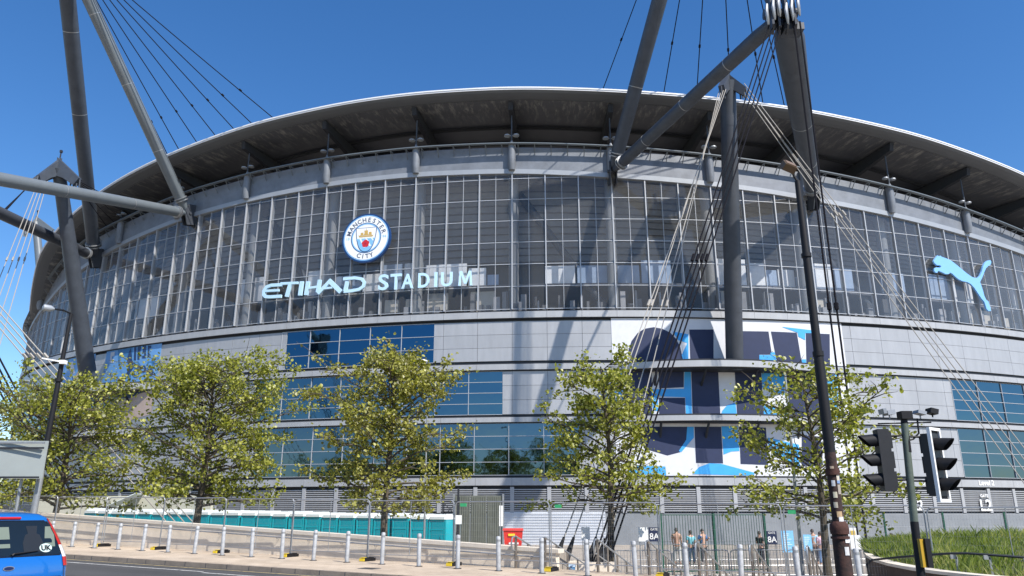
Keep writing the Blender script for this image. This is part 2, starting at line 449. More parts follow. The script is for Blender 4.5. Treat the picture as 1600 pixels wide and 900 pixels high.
# ---------------------------------------------------------------- stadium
S = thing('stadium', 'vast round stadium with grey cladding, tall glazed wall and sweeping dark roof', 'stadium', (CX, CY, GZ))
mb = MB()
arc(mb, PHI0, PHI1, -1.2, -.14, GZ - .3, 18.42, 1.0)
obj('wall', mb, M_joint, S)
ROWS = [(13.98, 17.46), (9.45, 13.1), (4.52, 8.72)]
LEDG = [(17.72, 18.28), (13.2, 13.68), (8.8, 9.2), (3.7, 4.3)]
def phx(px, py): return on_wall(px, py)[0]
OFF = [[(phx(440, 540), phx(678, 530))],
       [(phx(398, 620), phx(785, 620)), (phx(1490, 630), PHI1), (phx(-20, 640), phx(100, 640))],
       [(phx(398, 700), phx(905, 700)), (phx(1503, 720), PHI1)]]
MAIN = BAY / 3
for r, (z0, z1) in enumerate(ROWS):
    mb = MB(); h = (z1 - z0) / 3
    k = math.floor(PHI0 / MAIN)
    ph = COLS[0] - 10 * MAIN
    while ph < PHI1:
        mid = ph + MAIN / 2
        if any(ph < a < ph + MAIN for a, b in OFF[r]) or any(ph < b < ph + MAIN for a, b in OFF[r]): pass
        if any(a < mid < b for a, b in OFF[r]) and mb.v: obj('cladding', mb, M_panel, S); mb = MB()
        if ph > PHI0 and not any(a - .3 < mid < b + .3 for a, b in OFF[r]):
            segs = [(ph, ph + MAIN)]
        elif ph > PHI0:
            segs = []
            for a, b in OFF[r]:
                if ph < a < ph + MAIN: segs.append((ph, a))
                if ph < b < ph + MAIN: segs.append((b, ph + MAIN))
        else: segs = []
        for a, b in segs:
            if b - a < .08: continue
            for j in range(3):
                g = .012; t = random.uniform(-.004, .004)
                arc(mb, a + .008, b - .008, -.09, 0.02 + t, z0 + j * h + g, z0 + (j + 1) * h - g, MAIN / 2 + .01)
        ph += MAIN
    if mb.v: obj('cladding', mb, M_panel, S)
for r, (z0, z1) in enumerate(LEDG):
    mb = MB()
    ph = COLS[0] - 10 * MAIN
    while ph < PHI1:
        if ph > PHI0: arc(mb, ph + .006, ph + MAIN - .006, -.1, .24, z0, z1, MAIN / 2 + .01)
        ph += MAIN
    obj('ledge', mb, M_ledge, S)
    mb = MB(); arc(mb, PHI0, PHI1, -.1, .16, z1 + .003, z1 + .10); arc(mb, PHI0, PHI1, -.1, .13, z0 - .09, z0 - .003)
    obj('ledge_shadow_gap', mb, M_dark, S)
for r, segs in enumerate(OFF):
    for a, b in segs:
        z0, z1 = ROWS[r]; mg = MB(); mf = MB()
        n = max(1, round((b - a) / MAIN)); nr = 4 if r > 0 else 3
        for i in range(n):
            p, q = a + (b - a) * i / n, a + (b - a) * (i + 1) / n
            arc(mf, p - .012, p + .012, -.1, .05, z0, z1)
            for j in range(nr):
                za, zb = z0 + (z1 - z0) * j / nr, z0 + (z1 - z0) * (j + 1) / nr
                t = random.uniform(-.006, .006); t2 = random.uniform(-.008, .008)
                mg.add([cp(p, -.04 + t, za), cp(q, -.04 - t, za), cp(q, -.04 - t + t2, zb), cp(p, -.04 + t + t2, zb)], [(0, 1, 2, 3)])
        for j in range(nr + 1):
            zz = z0 + (z1 - z0) * j / nr
            arc(mf, a, b, -.1, .03, zz - .022, zz + .022)
        w = obj('window', mg, [M_glassy, M_glassy2, M_glassy3][r], S)
        obj('frame', mf, M_frame, w)
# louvres, plinth, shutter, doors
mb = MB()
for j in range(11):
    z = 1.68 + j * .165
    arc(mb, PHI0, PHI1, -.06, .08, z, z + .085, 1.0)
obj('louvre', mb, M_panel, S)
mb = MB(); ph = COLS[0] - 10 * MAIN
while ph < PHI1:
    if ph > PHI0: mb = MB(); arc(mb, ph - .09, ph + .09, -.08, .15, 1.55, 3.58); obj('louvre_post', mb, M_ledge, S)
    ph += MAIN
mb = MB(); arc(mb, PHI0, PHI1, -.1, .10, GZ, 1.52)
obj('plinth', mb, mat('grey_plinth_panel', (.22, .235, .25), .6, .1, .15, .8), S)
mb = MB(); pa, pb = phx(786, 820), phx(946, 820); z = GZ
while z < 1.5:
    arc(mb, pa, pb, .12, .20, z, z + .13); arc(mb, pa, pb, .12, .15, z + .13, z + .21); z += .21
obj('roller_shutter', mb, mat('ribbed_shutter', (.62, .64, .67), .5, .2, .06, 2), S)
# glazed bays
for k, c in enumerate(COLS):
    a, b = c, c + BAY
    if b < PHI0 or a > PHI1 - 1: continue
    a = max(a, PHI0); mg = MB(); mf = MB()
    arc_sheet(mg, a, b, .0, 18.5, lambda p: T_glass(p) + .05, MAIN / 2)
    p = a
    i = 0
    while p < b - .05:
        big = i % 2 == 0
        w = .026 if big else .011
        arc(mf, p - w, p + w, -.38 if big else -.12, .16 if big else .05, 18.5, T_glass(p) + .1, 1)
        p += MAIN / 2; i += 1
    for j in range(8):
        z = 18.55 + j * 2.06
        # a transom runs only where it is below the curved head
        q = a
        while q < b - .01:
            if z < T_glass(q + MAIN / 4) - .05: arc(mf, q, q + MAIN / 2, -.06, .045, z - .028, z + .028, 1)
            q += MAIN / 2
    gb = obj('glazed_bay', mg, M_curtain, S)
    obj('frame', mf, M_frame, gb)
# ring beam above the glass, with flashing, pipes, walkway
mb = MB()
for k, c in enumerate(COLS):
    if c + BAY < PHI0 or c > PHI1 - 1: continue
    arc(mb, max(c + .01, PHI0), c + BAY - .01, -.3, .12, lambda p: T_glass(p) + .5, T_ring, .9)
obj('ring_beam', mb, M_ring, S)
mb = MB(); arc(mb, PHI0, PHI1, -.3, .22, lambda p: T_glass(p) + .03, lambda p: T_glass(p) + .48, .6)
obj('flashing', mb, M_flash, S)
mb = MB(); ms = MB()
arc(mb, PHI0, PHI1, .65, .95, lambda p: T_ring(p) + .02, lambda p: T_ring(p) + .11, .6)
arc(mb, PHI0, PHI1, -.9, -.2, lambda p: T_ring(p) + .0, lambda p: T_ring(p) + .10, .6)
p = PHI0
while p < PHI1:
    z = T_ring(p); d, _, n = wall_dirs(p)
    mb.tube(cp(p, .1, z - .75), cp(p, .8, z + .02), .04, n=5)
    mb.tube(cp(p, .1, z + .03), cp(p, .9, z + .03), .05, n=5)
    p += BAY / 6
obj('walkway', mb, M_steel3, S)
for c in COLS:
    if c < PHI0 or c > PHI1: continue
    z0, z1 = T_glass(c), T_ring(c)
    mb = MB(); mb.path([cp(c, .3, z0 + .35), cp(c, .4, z0 + .9), cp(c, .4, z1 + .12)], [.30, .36, .36], 14)
    mb.tube(cp(c, .5, z1 + .12), cp(c, .5, z1 + .5), .22, .1, n=8)
    obj('post_head', mb, M_ring, S, smooth=True)
    zs = T_eave(c) - 1.0
    mb = MB(); mb.tube(cp(c, .5, z1 + .5), cp(c, .5, zs), .07, n=7)
    hr = obj('hanger_rod', mb, M_steel, S)
    mb = MB(); zl = z1 + 1.0
    d, _, n = wall_dirs(c)
    for sg in (-1, 1):
        q = cp(c, .55, zl) + d * .42 * sg
        mb.path([q - Vector((0, 0, .12)), q - Vector((0, 0, .05)), q + Vector((0, 0, .06)), q + Vector((0, 0, .12))], [.1, .3, .28, .08], 10)
        mb.tube(cp(c, .5, zl), q, .035, n=5)
    obj('floodlight', mb, M_flash, hr, smooth=True)
# ---- roof
def zso(p): return T_eave(p) - .65
mb = MB(); arc(mb, PHI0, PHI1, lambda p: o_eave(p) - .5, o_eave, lambda p: T_eave(p) - .30, T_eave, .7)
arc(mb, PHI0, PHI1, lambda p: o_eave(p) - .55, lambda p: o_eave(p) + .05, lambda p: T_eave(p) - .16, lambda p: T_eave(p) - .13, .7)
obj('fascia', mb, mat('white_fascia', (.70, .71, .73), .4, 0, .03, .4), S)
mb = MB(); n = int((PHI1 - PHI0) / .7); vs = []
for i in range(n + 1):
    p = PHI0 + (PHI1 - PHI0) * i / n; o, z = o_eave(p), T_eave(p)
    vs += [cp(p, o - .05, z - .305), cp(p, o - .12, z - .36), cp(p, o - .25, z - .46), cp(p, o - .7, z - .56), cp(p, o - 1.25, z - .63)]
fs = [(5 * i + k, 5 * i + 5 + k, 5 * i + 6 + k, 5 * i + 1 + k) for i in range(n) for k in range(4)]
mb.add(vs, fs); obj('eave_soffit', mb, mat('eave_grey', (.105, .112, .122), .6, .1, .08, .6), S, smooth=False)
# dark soffit deck, pale noise streaks fading inward from its outer edge
m_sf = mat('soffit_deck', (.072, .077, .088), .6, 0, .22, .5)
nt = m_sf.node_tree; N = nt.nodes; L = nt.links; b = N["Principled BSDF"]; src = b.inputs["Base Color"].links[0].from_socket
at = N.new("ShaderNodeAttribute"); at.attribute_name = "deck"; sp = N.new("ShaderNodeSeparateXYZ"); L.new(at.outputs["Vector"], sp.inputs[0])
mp = N.new("ShaderNodeMapping"); mp.inputs["Scale"].default_value = (1.7, .35, 1); L.new(at.outputs["Vector"], mp.inputs[0])
nz = N.new("ShaderNodeTexNoise"); nz.inputs["Scale"].default_value = 1.2; nz.inputs["Detail"].default_value = 9; nz.inputs["Roughness"].default_value = .75; L.new(mp.outputs[0], nz.inputs["Vector"])
mr = N.new("ShaderNodeMapRange"); mr.inputs[1].default_value = .50; mr.inputs[2].default_value = .78; L.new(nz.outputs["Fac"], mr.inputs[0])
fd = N.new("ShaderNodeMapRange"); fd.inputs[1].default_value = 5.0; fd.inputs[2].default_value = 1.5; fd.inputs[3].default_value = 0; fd.inputs[4].default_value = 1; L.new(sp.outputs[1], fd.inputs[0])
mu = N.new("ShaderNodeMath"); mu.operation = 'MULTIPLY'; L.new(mr.outputs[0], mu.inputs[0]); L.new(fd.outputs[0], mu.inputs[1])
mx = N.new("ShaderNodeMix"); mx.data_type = 'RGBA'; L.new(mu.outputs[0], mx.inputs[0]); L.new(src, mx.inputs[6]); mx.inputs[7].default_value = (.42, .41, .37, 1)
L.new(mx.outputs[2], b.inputs["Base Color"])
vs = []; uv = []; cross = [0, 1.2, 2.4, 3.9, 5.4, 5.45, 8.9, 8.95, 12.5, 18]
n = int((PHI1 - PHI0) / .6)
for i in range(n + 1):
    p = PHI0 + (PHI1 - PHI0) * i / n
    for c in cross:
        o = o_eave(p) - 1.25 - c
        vs.append(cp(p, o, zso(p) + .02 * c + (.0 if c not in () else 0))); uv.append((R_(p) * RAD, c, 0))
k = len(cross); mb = MB(); mb.add(vs, [(k * i + j, k * i + k + j, k * i + k + 1 + j, k * i + j + 1) for i in range(n) for j in range(k - 1)])
so = obj('soffit', mb, m_sf, S)
a_ = so.data.attributes.new("deck", 'FLOAT_VECTOR', 'POINT')
for i, q in enumerate(uv): a_.data[i].vector = q
mb = MB()
for c in (5.4, 8.9, 12.4): arc(mb, PHI0, PHI1, lambda p: o_eave(p) - 1.3 - c, lambda p: o_eave(p) - 1.1 - c, lambda p: zso(p) - .22 + .02 * c, lambda p: zso(p) + .02 * c - .004, .8)
obj('purlin', mb, M_dark, S)
mb = MB(); n = int((PHI1 - PHI0) / 1.0); vs = []
for i in range(n + 1):
    p = PHI0 + (PHI1 - PHI0) * i / n
    vs += [cp(p, o_eave(p) - .5, T_eave(p) - .03), cp(p, -14, T_eave(p) + 1.2), cp(p, -34, T_eave(p) + 1.2)]
mb.add(vs, [(3 * i + j, 3 * i + 3 + j, 3 * i + 4 + j, 3 * i + 1 + j) for i in range(n) for j in range(2)])
obj('roof', mb, mat('roof_sheet', (.45, .46, .48), .45, .3, .06, .5), S)
for c in COLS:
    if c < PHI0 + 1 or c > PHI1: continue
    mb = MB(); d, u, nn = wall_dirs(c); z = zso(c); o = o_eave(c)
    w = d * .22
    A = [cp(c, o - 1.4, z - .05), cp(c, o - 17.5, z + .1)]
    B = [cp(c, o - 1.6, z - .8), cp(c, o - 17.5, z - 2.3)]
    mb.hexa([B[0] - w, B[0] + w, B[1] + w, B[1] - w, A[0] - w, A[0] + w, A[1] + w, A[1] - w])
    obj('rafter', mb, M_dark, S)
# ---- inside, seen through the glass
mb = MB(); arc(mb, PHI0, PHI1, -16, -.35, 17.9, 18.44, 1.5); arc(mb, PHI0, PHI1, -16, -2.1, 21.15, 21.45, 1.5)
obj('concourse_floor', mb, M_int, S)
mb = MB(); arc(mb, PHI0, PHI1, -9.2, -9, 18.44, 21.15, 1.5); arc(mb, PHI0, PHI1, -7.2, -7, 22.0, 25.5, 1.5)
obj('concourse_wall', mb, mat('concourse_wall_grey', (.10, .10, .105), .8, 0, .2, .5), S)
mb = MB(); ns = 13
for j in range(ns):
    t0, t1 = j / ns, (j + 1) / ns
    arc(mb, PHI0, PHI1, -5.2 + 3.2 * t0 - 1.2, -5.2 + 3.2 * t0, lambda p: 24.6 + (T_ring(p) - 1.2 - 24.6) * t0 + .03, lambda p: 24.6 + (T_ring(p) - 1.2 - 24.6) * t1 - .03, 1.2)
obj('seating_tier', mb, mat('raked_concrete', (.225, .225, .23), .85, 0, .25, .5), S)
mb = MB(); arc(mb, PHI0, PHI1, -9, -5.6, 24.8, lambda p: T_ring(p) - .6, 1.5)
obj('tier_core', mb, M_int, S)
random.seed(3)
mbs = {0: MB(), 1: MB(), 2: MB()}
p = -50.0
while p < 33:
    w = random.choice([1.2, 1.7, 1.7, 2.4]); kind = random.choice([0, 1, 1, 2, 2, 3]) if p < 4 or p > 13 else random.choice([1, 1, 1, 1, 0])
    if kind < 2:
        z1 = random.choice([24.0, 24.0, 23.7, 23.2])
        if kind == 1 and p > -9 and random.random() < .6:
            arc(mbs[1], p, p + w * .55, -2.5, -2.35, 21.5, z1, 1.2)
            arc(mbs[0], p + w * .6, p + w * .95, -2.5, -2.35, 21.5, z1 - random.uniform(0, .8), 1.2)
        else: arc(mbs[kind], p, p + w - .12, -2.5, -2.35, 21.5, z1, 1.2)
    if random.random() < .42: arc(mbs[2], p + .1, p + w * random.uniform(.5, .9), -3.0, -2.6, random.choice([18.44, 19.4]), random.choice([20.6, 21.0]), 1.2)
    p += w
obj('hoarding', mbs[0], mat('blue_hoarding', (.34, .44, .60), .6, 0, .15, 1), S)
obj('hoarding', mbs[1], mat('white_hoarding', (.85, .86, .88), .6, 0, .1, 1), S)
obj('kiosk', mbs[2], mat('cream_kiosk', (.60, .55, .47), .7, 0, .12, 1), S)
mb = MB(); random.seed(12)
for _ in range(260):                                # clutter of the concourse: rails, counters, stacked goods
    p = random.uniform(-48, 32); z = 18.45; w = random.uniform(.02, .35); hgt = random.choice([.9, 1.1, 1.1, 1.6, 2.1]); of = random.uniform(-2.5, -.8)
    arc(mb, p, p + w, of - .3, of, z, z + hgt)
obj('concourse_clutter', mb, mat('clutter_greys', (.22, .22, .23), .7, 0, .2, 1, island=.8), S)['kind'] = 'stuff'
for c in COLS:
    if c < PHI0 or c > PHI1: continue
    mb = MB(); mb.path([cp(c, -1.5, 18.3), cp(c, -1.5, T_glass(c) + 1.5)], .46, 16)
    mb.path([cp(c, -1.5, 18.6), cp(c, -1.5, 18.65)], .6, 16)
    obj('inner_column', mb, mat('inner_column_paint', (.26, .265, .27), .5, 0, .06, 1), S, smooth=True)
    if int(round((c - COLS[0]) / BAY)) % 3 == 1:
        mb = MB(); mb.tube(cp(c, -3.2, T_glass(c)), cp(c + BAY * .95, -2.6, 19.0), .38, n=12)
        obj('inner_brace', mb, M_steel2, S, smooth=True)
# bulging balconies that carry the tie-down columns
def balcony(pc, half, zz, bulge, hgt):
    f = lambda p: .26 + bulge * max(0, cos((p - pc) / half * PI / 2)) ** 1.0
    mb = MB(); arc(mb, pc - half, pc + half, -.05, f, zz, zz + hgt, .3)
    o = obj('balcony', mb, M_ledge, S)
    mt = MB(); arc(mt, pc - half, pc + half, -.05, lambda p: f(p) - .03, zz + hgt + .003, zz + hgt + .13, .3)
    arc(mt, pc - half + .2, pc + half - .2, -.02, lambda p: f(p) - .25, zz - .12, zz - .003, .3)
    obj('balcony_edge', mt, M_dark, o)
    mk = MB()
    for q in (-.62, -.22, .22, .62):
        p = pc + half * q; mk.tube(cp(p, -.05, zz - 1.3), cp(p, f(p) - .4, zz - .1), .11, n=6)
    obj('bracket', mk, M_dark, o)
PB = phx(1134, 590); PBL = phx(160, 600)
balcony(PB, 5.6, 13.1, 1.9, .52); balcony(PB, 5.4, 8.78, 1.3, .42)
balcony(PBL, 4.6, 13.1, 2.0, .62); balcony(PBL, 4.4, 8.72, 1.9, .52)
# lettering on the building
mb = MB(); d, u, n = wall_dirs(phx(1540, 772)); pp = phx(1540, 772)
add_text(mb, 'Level 2', cp(pp, .25, 3.86), d, u, n, .62, .01, .012)
obj('lettering', mb, M_white, S)
mb = MB(); q = on_wall(1541, 812); d, u, n = wall_dirs(q[0])
add_text(mb, 'L2', cp(q[0], .17, 1.72), d, u, n, 1.35, .02, .02)
add_text(mb, 'GATE', cp(q[0], .17, 2.85), d, u, n, .36, .02, .008)
obj('lettering', mb, M_white, S)
mb = MB(); q = on_wall(1434, 812); d, u, n = wall_dirs(q[0])
add_text(mb, 'L2', cp(q[0], .17, 1.78), d, u, n, 1.2, .02, .02)
obj('lettering', mb, M_white, S)
mb = MB(); q = on_wall(1440, 771); d, u, n = wall_dirs(q[0])
add_text(mb, 'L3', cp(q[0], .25, 3.86), d, u, n, .55, .01, .012)
obj('lettering', mb, M_white, S)

# ---------------------------------------------------------------- signs on the glass
SG = thing('name_sign', 'pale blue cut-out lettering reading ETIHAD STADIUM across the glazed wall', 'sign', cp(phx(570, 455), .5, 20))
def L6(x, y): return (400 + x / 4.444, 400 + y / 4.444)
WS = .30
def letter(strokes, name='letter'):
    """strokes in metres on the wall, thickened and given depth"""
    mb = MB()
    for pts, w in strokes:
        W = [on_wall(*L6(*q), .45) for q in pts]
        P2 = [(R_(a) * RAD, z) for a, z in W]
        Lf, Rg = stroke_poly(P2, w)
        for i in range(len(P2) - 1):
            mb2 = [Lf[i], Rg[i], Rg[i + 1], Lf[i + 1]]
            vs = []
            for of in (.33, .50):
                for q in mb2: vs.append(cp(math.degrees(q.x / RAD), of, q.y))
            mb.hexa(vs)
    m = MB(); m.v, m.f, m.m = mb.v, mb.f, mb.m
    return obj(name, m, M_letter, SG)
letter([([(183, 199), (105, 203), (72, 216), (55, 243), (53, 268), (66, 282), (100, 284), (176, 279)], .30), ([(60, 243), (160, 237)], .22)])
letter([([(170, 192), (292, 186)], .24), ([(238, 192), (212, 283)], .36)])
letter([([(318, 176), (305, 274)], .38)])
letter([([(362, 176), (347, 271)], .38), ([(352, 224), (425, 214)], .22), ([(443, 165), (428, 252)], .36)])
letter([([(430, 262), (516, 170)], .32), ([(505, 168), (590, 250)], .42), ([(470, 226), (530, 219)], .18)])
letter([([(606, 159), (690, 152), (735, 160), (752, 184), (744, 212), (715, 232), (665, 242), (610, 247)], .28), ([(634, 176), (618, 244)], .34)])
# STADIUM: seven letters at their surveyed places
q0 = on_wall(588, 455.5, .45); q1 = on_wall(739, 447, .45)
x0, x1 = R_(q0[0]) * RAD, R_(q1[0]) * RAD
xs = [850, 932, 1010, 1125, 1237, 1283, 1405]; wd = [68, 76, 82, 78, 20, 80, 96]
for ch, x, w in zip('STADIUM', xs, wd):
    a = on_wall(*L6(x, 205), .45); b2 = on_wall(*L6(x + w, 205), .45)
    tx0, tx1 = R_(a[0]) * RAD, R_(b2[0]) * RAD
    top = {'S': 128, 'T': 124, 'A': 124, 'D': 118, 'I': 112, 'U': 112, 'M': 104}[ch]; bot = {'S': 238, 'T': 234, 'A': 226, 'D': 220, 'I': 216, 'U': 212, 'M': 206}[ch]
    zt = on_wall(*L6(x + w / 2, top), .45)[1]; zb = on_wall(*L6(x + w / 2, bot), .45)[1]
    if ch == 'M':
        mm = MB(); mm.prism([(0, 0), (.16, 0), (.20, .68), (.42, .12), (.58, .12), (.80, .68), (.84, 0), (1, 0), (.92, 1), (.74, 1), (.50, .36), (.26, 1), (.08, 1)], (0, 0, -.05), (1, 0, 0), (0, 1, 0), (0, 0, 1), .1)
        vs, fs = [Vector(v) for v in mm.v], mm.f
    else: vs, fs = text_verts(ch, 1.0, .05, .02)
    lx, hx = min(v.x for v in vs), max(v.x for v in vs); ly, hy = min(v.y for v in vs), max(v.y for v in vs)
    mb = MB()
    mb.add([cp(math.degrees((tx0 + (v.x - lx) / (hx - lx) * (tx1 - tx0)) / RAD), .42 + v.z * 1.7, zb + (v.y - ly) / (hy - ly) * (zt - zb)) for v in vs], fs)
    obj('letter', mb, M_letter, SG)
mb = MB()
for xx in range(60, 1500, 60):
    yb = 215 - (xx - 60) * .048
    q = on_wall(*L6(xx, yb + 10), .3); mb.tube(cp(q[0], .02, q[1]), cp(q[0], .36, q[1]), .02, n=5)
obj('fixing', mb, M_frame, SG)

# round club badge
qb = on_wall(573, 372.5, .6); dB, uB, nB = wall_dirs(qb[0]); cB = cp(qb[0], .45, qb[1])
BG = thing('club_badge', 'big round club badge with blue rim, golden ship and red rose on the glazed wall', 'badge', cB)
RB = 2.36
def disc(r0, r1, h0, h1, n=64):
    mb = MB(); vs = []
    for r, h in ((r0, h0), (r1, h0), (r1, h1), (r0, h1)):
        vs += [cB + dB * r * cos(2 * PI * i / n) + uB * r * sin(2 * PI * i / n) + nB * h for i in range(n)]
    mb.add(vs, [(k * n + i, k * n + (i + 1) % n, ((k + 1) % 4) * n + (i + 1) % n, ((k + 1) % 4) * n + i) for i in range(n) for k in range(4)])
    return mb
M_bnavy = mat('badge_navy', (.012, .05, .17), .35); M_bsky = mat('badge_sky', (.22, .48, .78), .4); M_bwh = mat('badge_white', (.82, .83, .84), .4)
M_bgold = mat('badge_gold', (.55, .36, .10), .45); M_bred = mat('badge_red', (.55, .02, .03), .45)
obj('rim', disc(0.0, RB, 0, .30), M_bnavy, BG)
obj('trim_ring', disc(RB * .905, RB * .935, .30, .315), M_bsky, BG)
obj('face', disc(0.0, RB * .895, .30, .312), M_bwh, BG)
obj('trim_ring', disc(RB * .60, RB * .625, .312, .322), M_bnavy, BG)
obj('trim_ring', disc(RB * .555, RB * .595, .312, .320), M_bsky, BG)
def flat(poly, h, m, name, t=.008, par=None):
    mb = MB(); mb.prism([(x * RB, y * RB) for x, y in poly], cB + nB * h, dB, uB, nB, t); return obj(name, mb, m, par or BG)
sh = [(-.41, .40), (.41, .40)] + [(.41 * cos(t * PI / 2 * .98) ** .75 * 1.0, .40 - .0 - .95 * sin(t * PI / 2) ** 1.25) for t in [i / 12 for i in range(1, 12)]]
shl = sh + [(0, -.56)] + [(-x, y) for x, y in reversed(sh[2:])]
shl = [shl[1]] + shl[2:] + [shl[0]]
flat([(x * 1.07, y * 1.05) for x, y in shl], .322, M_bnavy, 'shield_border')
flat(shl, .331, M_bwh, 'shield')
low = [(x, y) for x, y in shl if y < -.03]; low = [(.395, -.03)] + low + [(-.395, -.03)]
flat(low, .340, M_bsky, 'shield_field')
for k in range(3):
    x = -.26 + .24 * k
    flat([(x, -.04), (x + .07, -.04), (x + .26, -.30 - .05 * (2 - k)), (x + .18, -.34 - .03 * (2 - k))] if k < 2 else [(x, -.04), (x + .06, -.04), (x + .11, -.12), (x + .07, -.14)], .349, M_bwh, 'shield_stripe', .004)
flat([(-.27, .03), (.27, .03), (.31, .10), (.20, .085), (-.20, .085), (-.32, .12)], .340, M_bgold, 'ship_hull')
for x, w, y0, y1 in ((-.17, .10, .10, .24), (0, .13, .10, .32), (.17, .10, .10, .25)):
    flat([(x - w * .75, y0), (x + w * .75, y0), (x + w * .55, (y0 + y1) / 2), (x + w * .6, y1 - .02), (x - w * .6, y1 - .02), (x - w * .5, (y0 + y1) / 2)], .340, M_bgold, 'ship_sail')
flat([(-.01, .3), (.01, .3), (.01, .38), (-.01, .38)], .3405, M_bgold, 'ship_mast')
rose = []
for i in range(40):
    a = 2 * PI * i / 40; r = .135 + .025 * abs(cos(2.5 * (a - PI / 2))); rose.append((r * cos(a), -.24 + r * sin(a)))
flat(rose, .349, M_bred, 'rose'); flat([(.04 * cos(i), -.24 + .04 * sin(i)) for i in [k * PI / 4 for k in range(8)]], .358, mat('rose_core', (.35, .01, .05), .5), 'rose_centre')
mb = MB()
def ring_text(txt, r, a0, a1, size, flip=False):
    for i, ch in enumerate(txt):
        a = a0 + (a1 - a0) * i / max(1, len(txt) - 1)
        rad_v = dB * cos(a) + uB * sin(a); tan = dB * sin(a) - uB * cos(a)
        if flip: ax, ay = -tan, -rad_v
        else: ax, ay = tan, rad_v
        add_text(mb, ch, cB + rad_v * r * RB + nB * .313, ax, ay, nB, size * RB, .003, .011)
ring_text('MANCHESTER', .66, R_(163), R_(17), .25); ring_text('CITY', .84, R_(250), R_(290), .25, True)
obj('badge_lettering', mb, mat('badge_ink', (.05, .07, .12), .5), BG)
mb = MB()
for t, s in (('18', -1), ('94', 1)): add_text(mb, t, cB + dB * s * .76 * RB - uB * .05 * RB + nB * .313, dB, uB, nB, .16 * RB, .003, 0)
obj('badge_lettering', mb, M_bsky, BG)

# leaping cat sign
cat_pts = [(170,148),(185,160),(205,152),(215,165),(260,180),(320,205),(380,250),(440,300),(500,350),(560,395),(600,412),(640,410),(665,385),(685,340),(700,280),(720,235),(750,210),(785,205),(798,225),(790,255),(760,275),(735,300),(715,345),(700,390),(680,430),(665,460),(680,500),(700,560),(715,620),(735,665),(765,690),(775,730),(790,770),(790,800),(765,800),(740,770),(725,720),(715,690),(680,650),(640,590),(600,530),(560,485),(520,462),(460,450),(410,425),(370,390),(340,362),(315,350),(300,368),(265,368),(220,345),(185,330),(170,335),(172,350),(150,352),(130,330),(130,305),(150,290),(200,292),(212,280),(200,265),(165,265),(135,240),(122,215),(140,185),(160,160)]
mb = MB(); px_poly(mb, [(1440 + x / 7.5, 380 + y / 7.5) for x, y in cat_pts], .38, thick=.18, step=1.5)
qc = on_wall(1505, 440, .4)
o = obj('cat_sign', mb, M_puma, None, origin=cp(qc[0], .4, qc[1]))
tag(o, 'sky blue cut-out of a leaping big cat on the glazed wall', 'sign')

# ---------------------------------------------------------------- banners on the wall
def banner(name, label, row, p0, p1, shapes, S3, group, base):
    z0, z1 = (13.72, 17.68) if row == 0 else ((9.3, 13.1) if row == 1 else (4.4, 8.72))
    pm = (p0 + p1) / 2
    T = thing(name, label, 'banner', cp(pm, .04, z0), 0, group)
    mb = MB(); arc(mb, p0, p1, .03, .05, z0 + .05, z1 - .05, .8); obj('fabric', mb, base, T)
    for lay, (m, poly) in enumerate(shapes):
        mb = MB(); pts = []
        for x, y in poly:
            q = on_wall(*S3(x, y), .06); pts.append((min(max(q[0], p0 + .02), p1 - .02), min(max(q[1], z0 + .08), z1 - .08)))
        wall_poly(mb, pts, .058 + .0022 * lay, step=1.2); obj('printed_shape', mb, m, T)
    return T
def S3(x, y): return (940 + x / 3.213, 480 + y / 3.213)
pA, pB_ = phx(956, 540), phx(1318, 540)
G = 'navy white and sky blue banners hung one above another'
banner('banner', 'uppermost banner: navy disc and blocks with sky blue on white behind the thick column', 0, pA, pB_, [
    (M_navy, [(135,270),(135,215),(150,170),(180,130),(215,108),(262,100),(305,108),(345,128),(375,160),(395,200),(410,270)]),
    (M_navy, [(440,112),(562,112),(562,262),(445,262)]),
    (M_navy, [(708,120),(838,122),(855,238),(792,238),(792,270),(708,270)]),
    (M_navy, [(850,122),(980,128),(1008,300),(884,290),(872,235)]),
    (M_navy, [(1025,130),(1145,135),(1150,320),(1030,300)]),
    (M_cyan, [(355,122),(436,136),(436,262),(408,262),(402,240),(430,180),(385,165)]),
    (M_cyan, [(792,240),(848,240),(848,228),(868,225),(882,290),(792,275)]),
    (M_cyan, [(903,98),(1050,115),(1055,130),(1022,130),(1022,165),(988,148),(984,128)]),
    (M_cyan, [(1004,262),(1026,262),(1028,300),(1009,300)])], S3, G, M_fab)
banner('banner', 'middle banner of navy blocks and sky blue bars between the two bulging balconies', 1, pA, pB_, [
    (M_navy, [(115,310),(250,310),(255,545),(120,545)]), (M_cyan, [(60,310),(108,310),(108,485),(60,495)]),
    (M_navy, [(285,310),(412,310),(412,402),(290,408)]), (M_navy, [(288,455),(418,455),(422,545),(290,545)]),
    (M_cyan, [(250,412),(414,410),(414,300),(446,300),(454,545),(424,545),(420,452),(284,448),(284,520),(258,520)]),
    (M_navy, [(450,320),(585,320),(597,550),(458,550)]), (M_navy, [(668,320),(800,320),(814,555),(682,555)]),
    (M_cyan, [(600,552),(606,520),(628,494),(672,478),(680,552)]),
    (M_cyan, [(802,320),(915,320),(918,442),(806,404)]), (M_cyan, [(812,488),(930,515),(934,560),(816,560)]),
    (M_navy, [(925,310),(1085,320),(1105,570),(938,560)]), (M_cyan, [(1120,320),(1180,325),(1192,575),(1130,570)])], S3, G, M_fab)
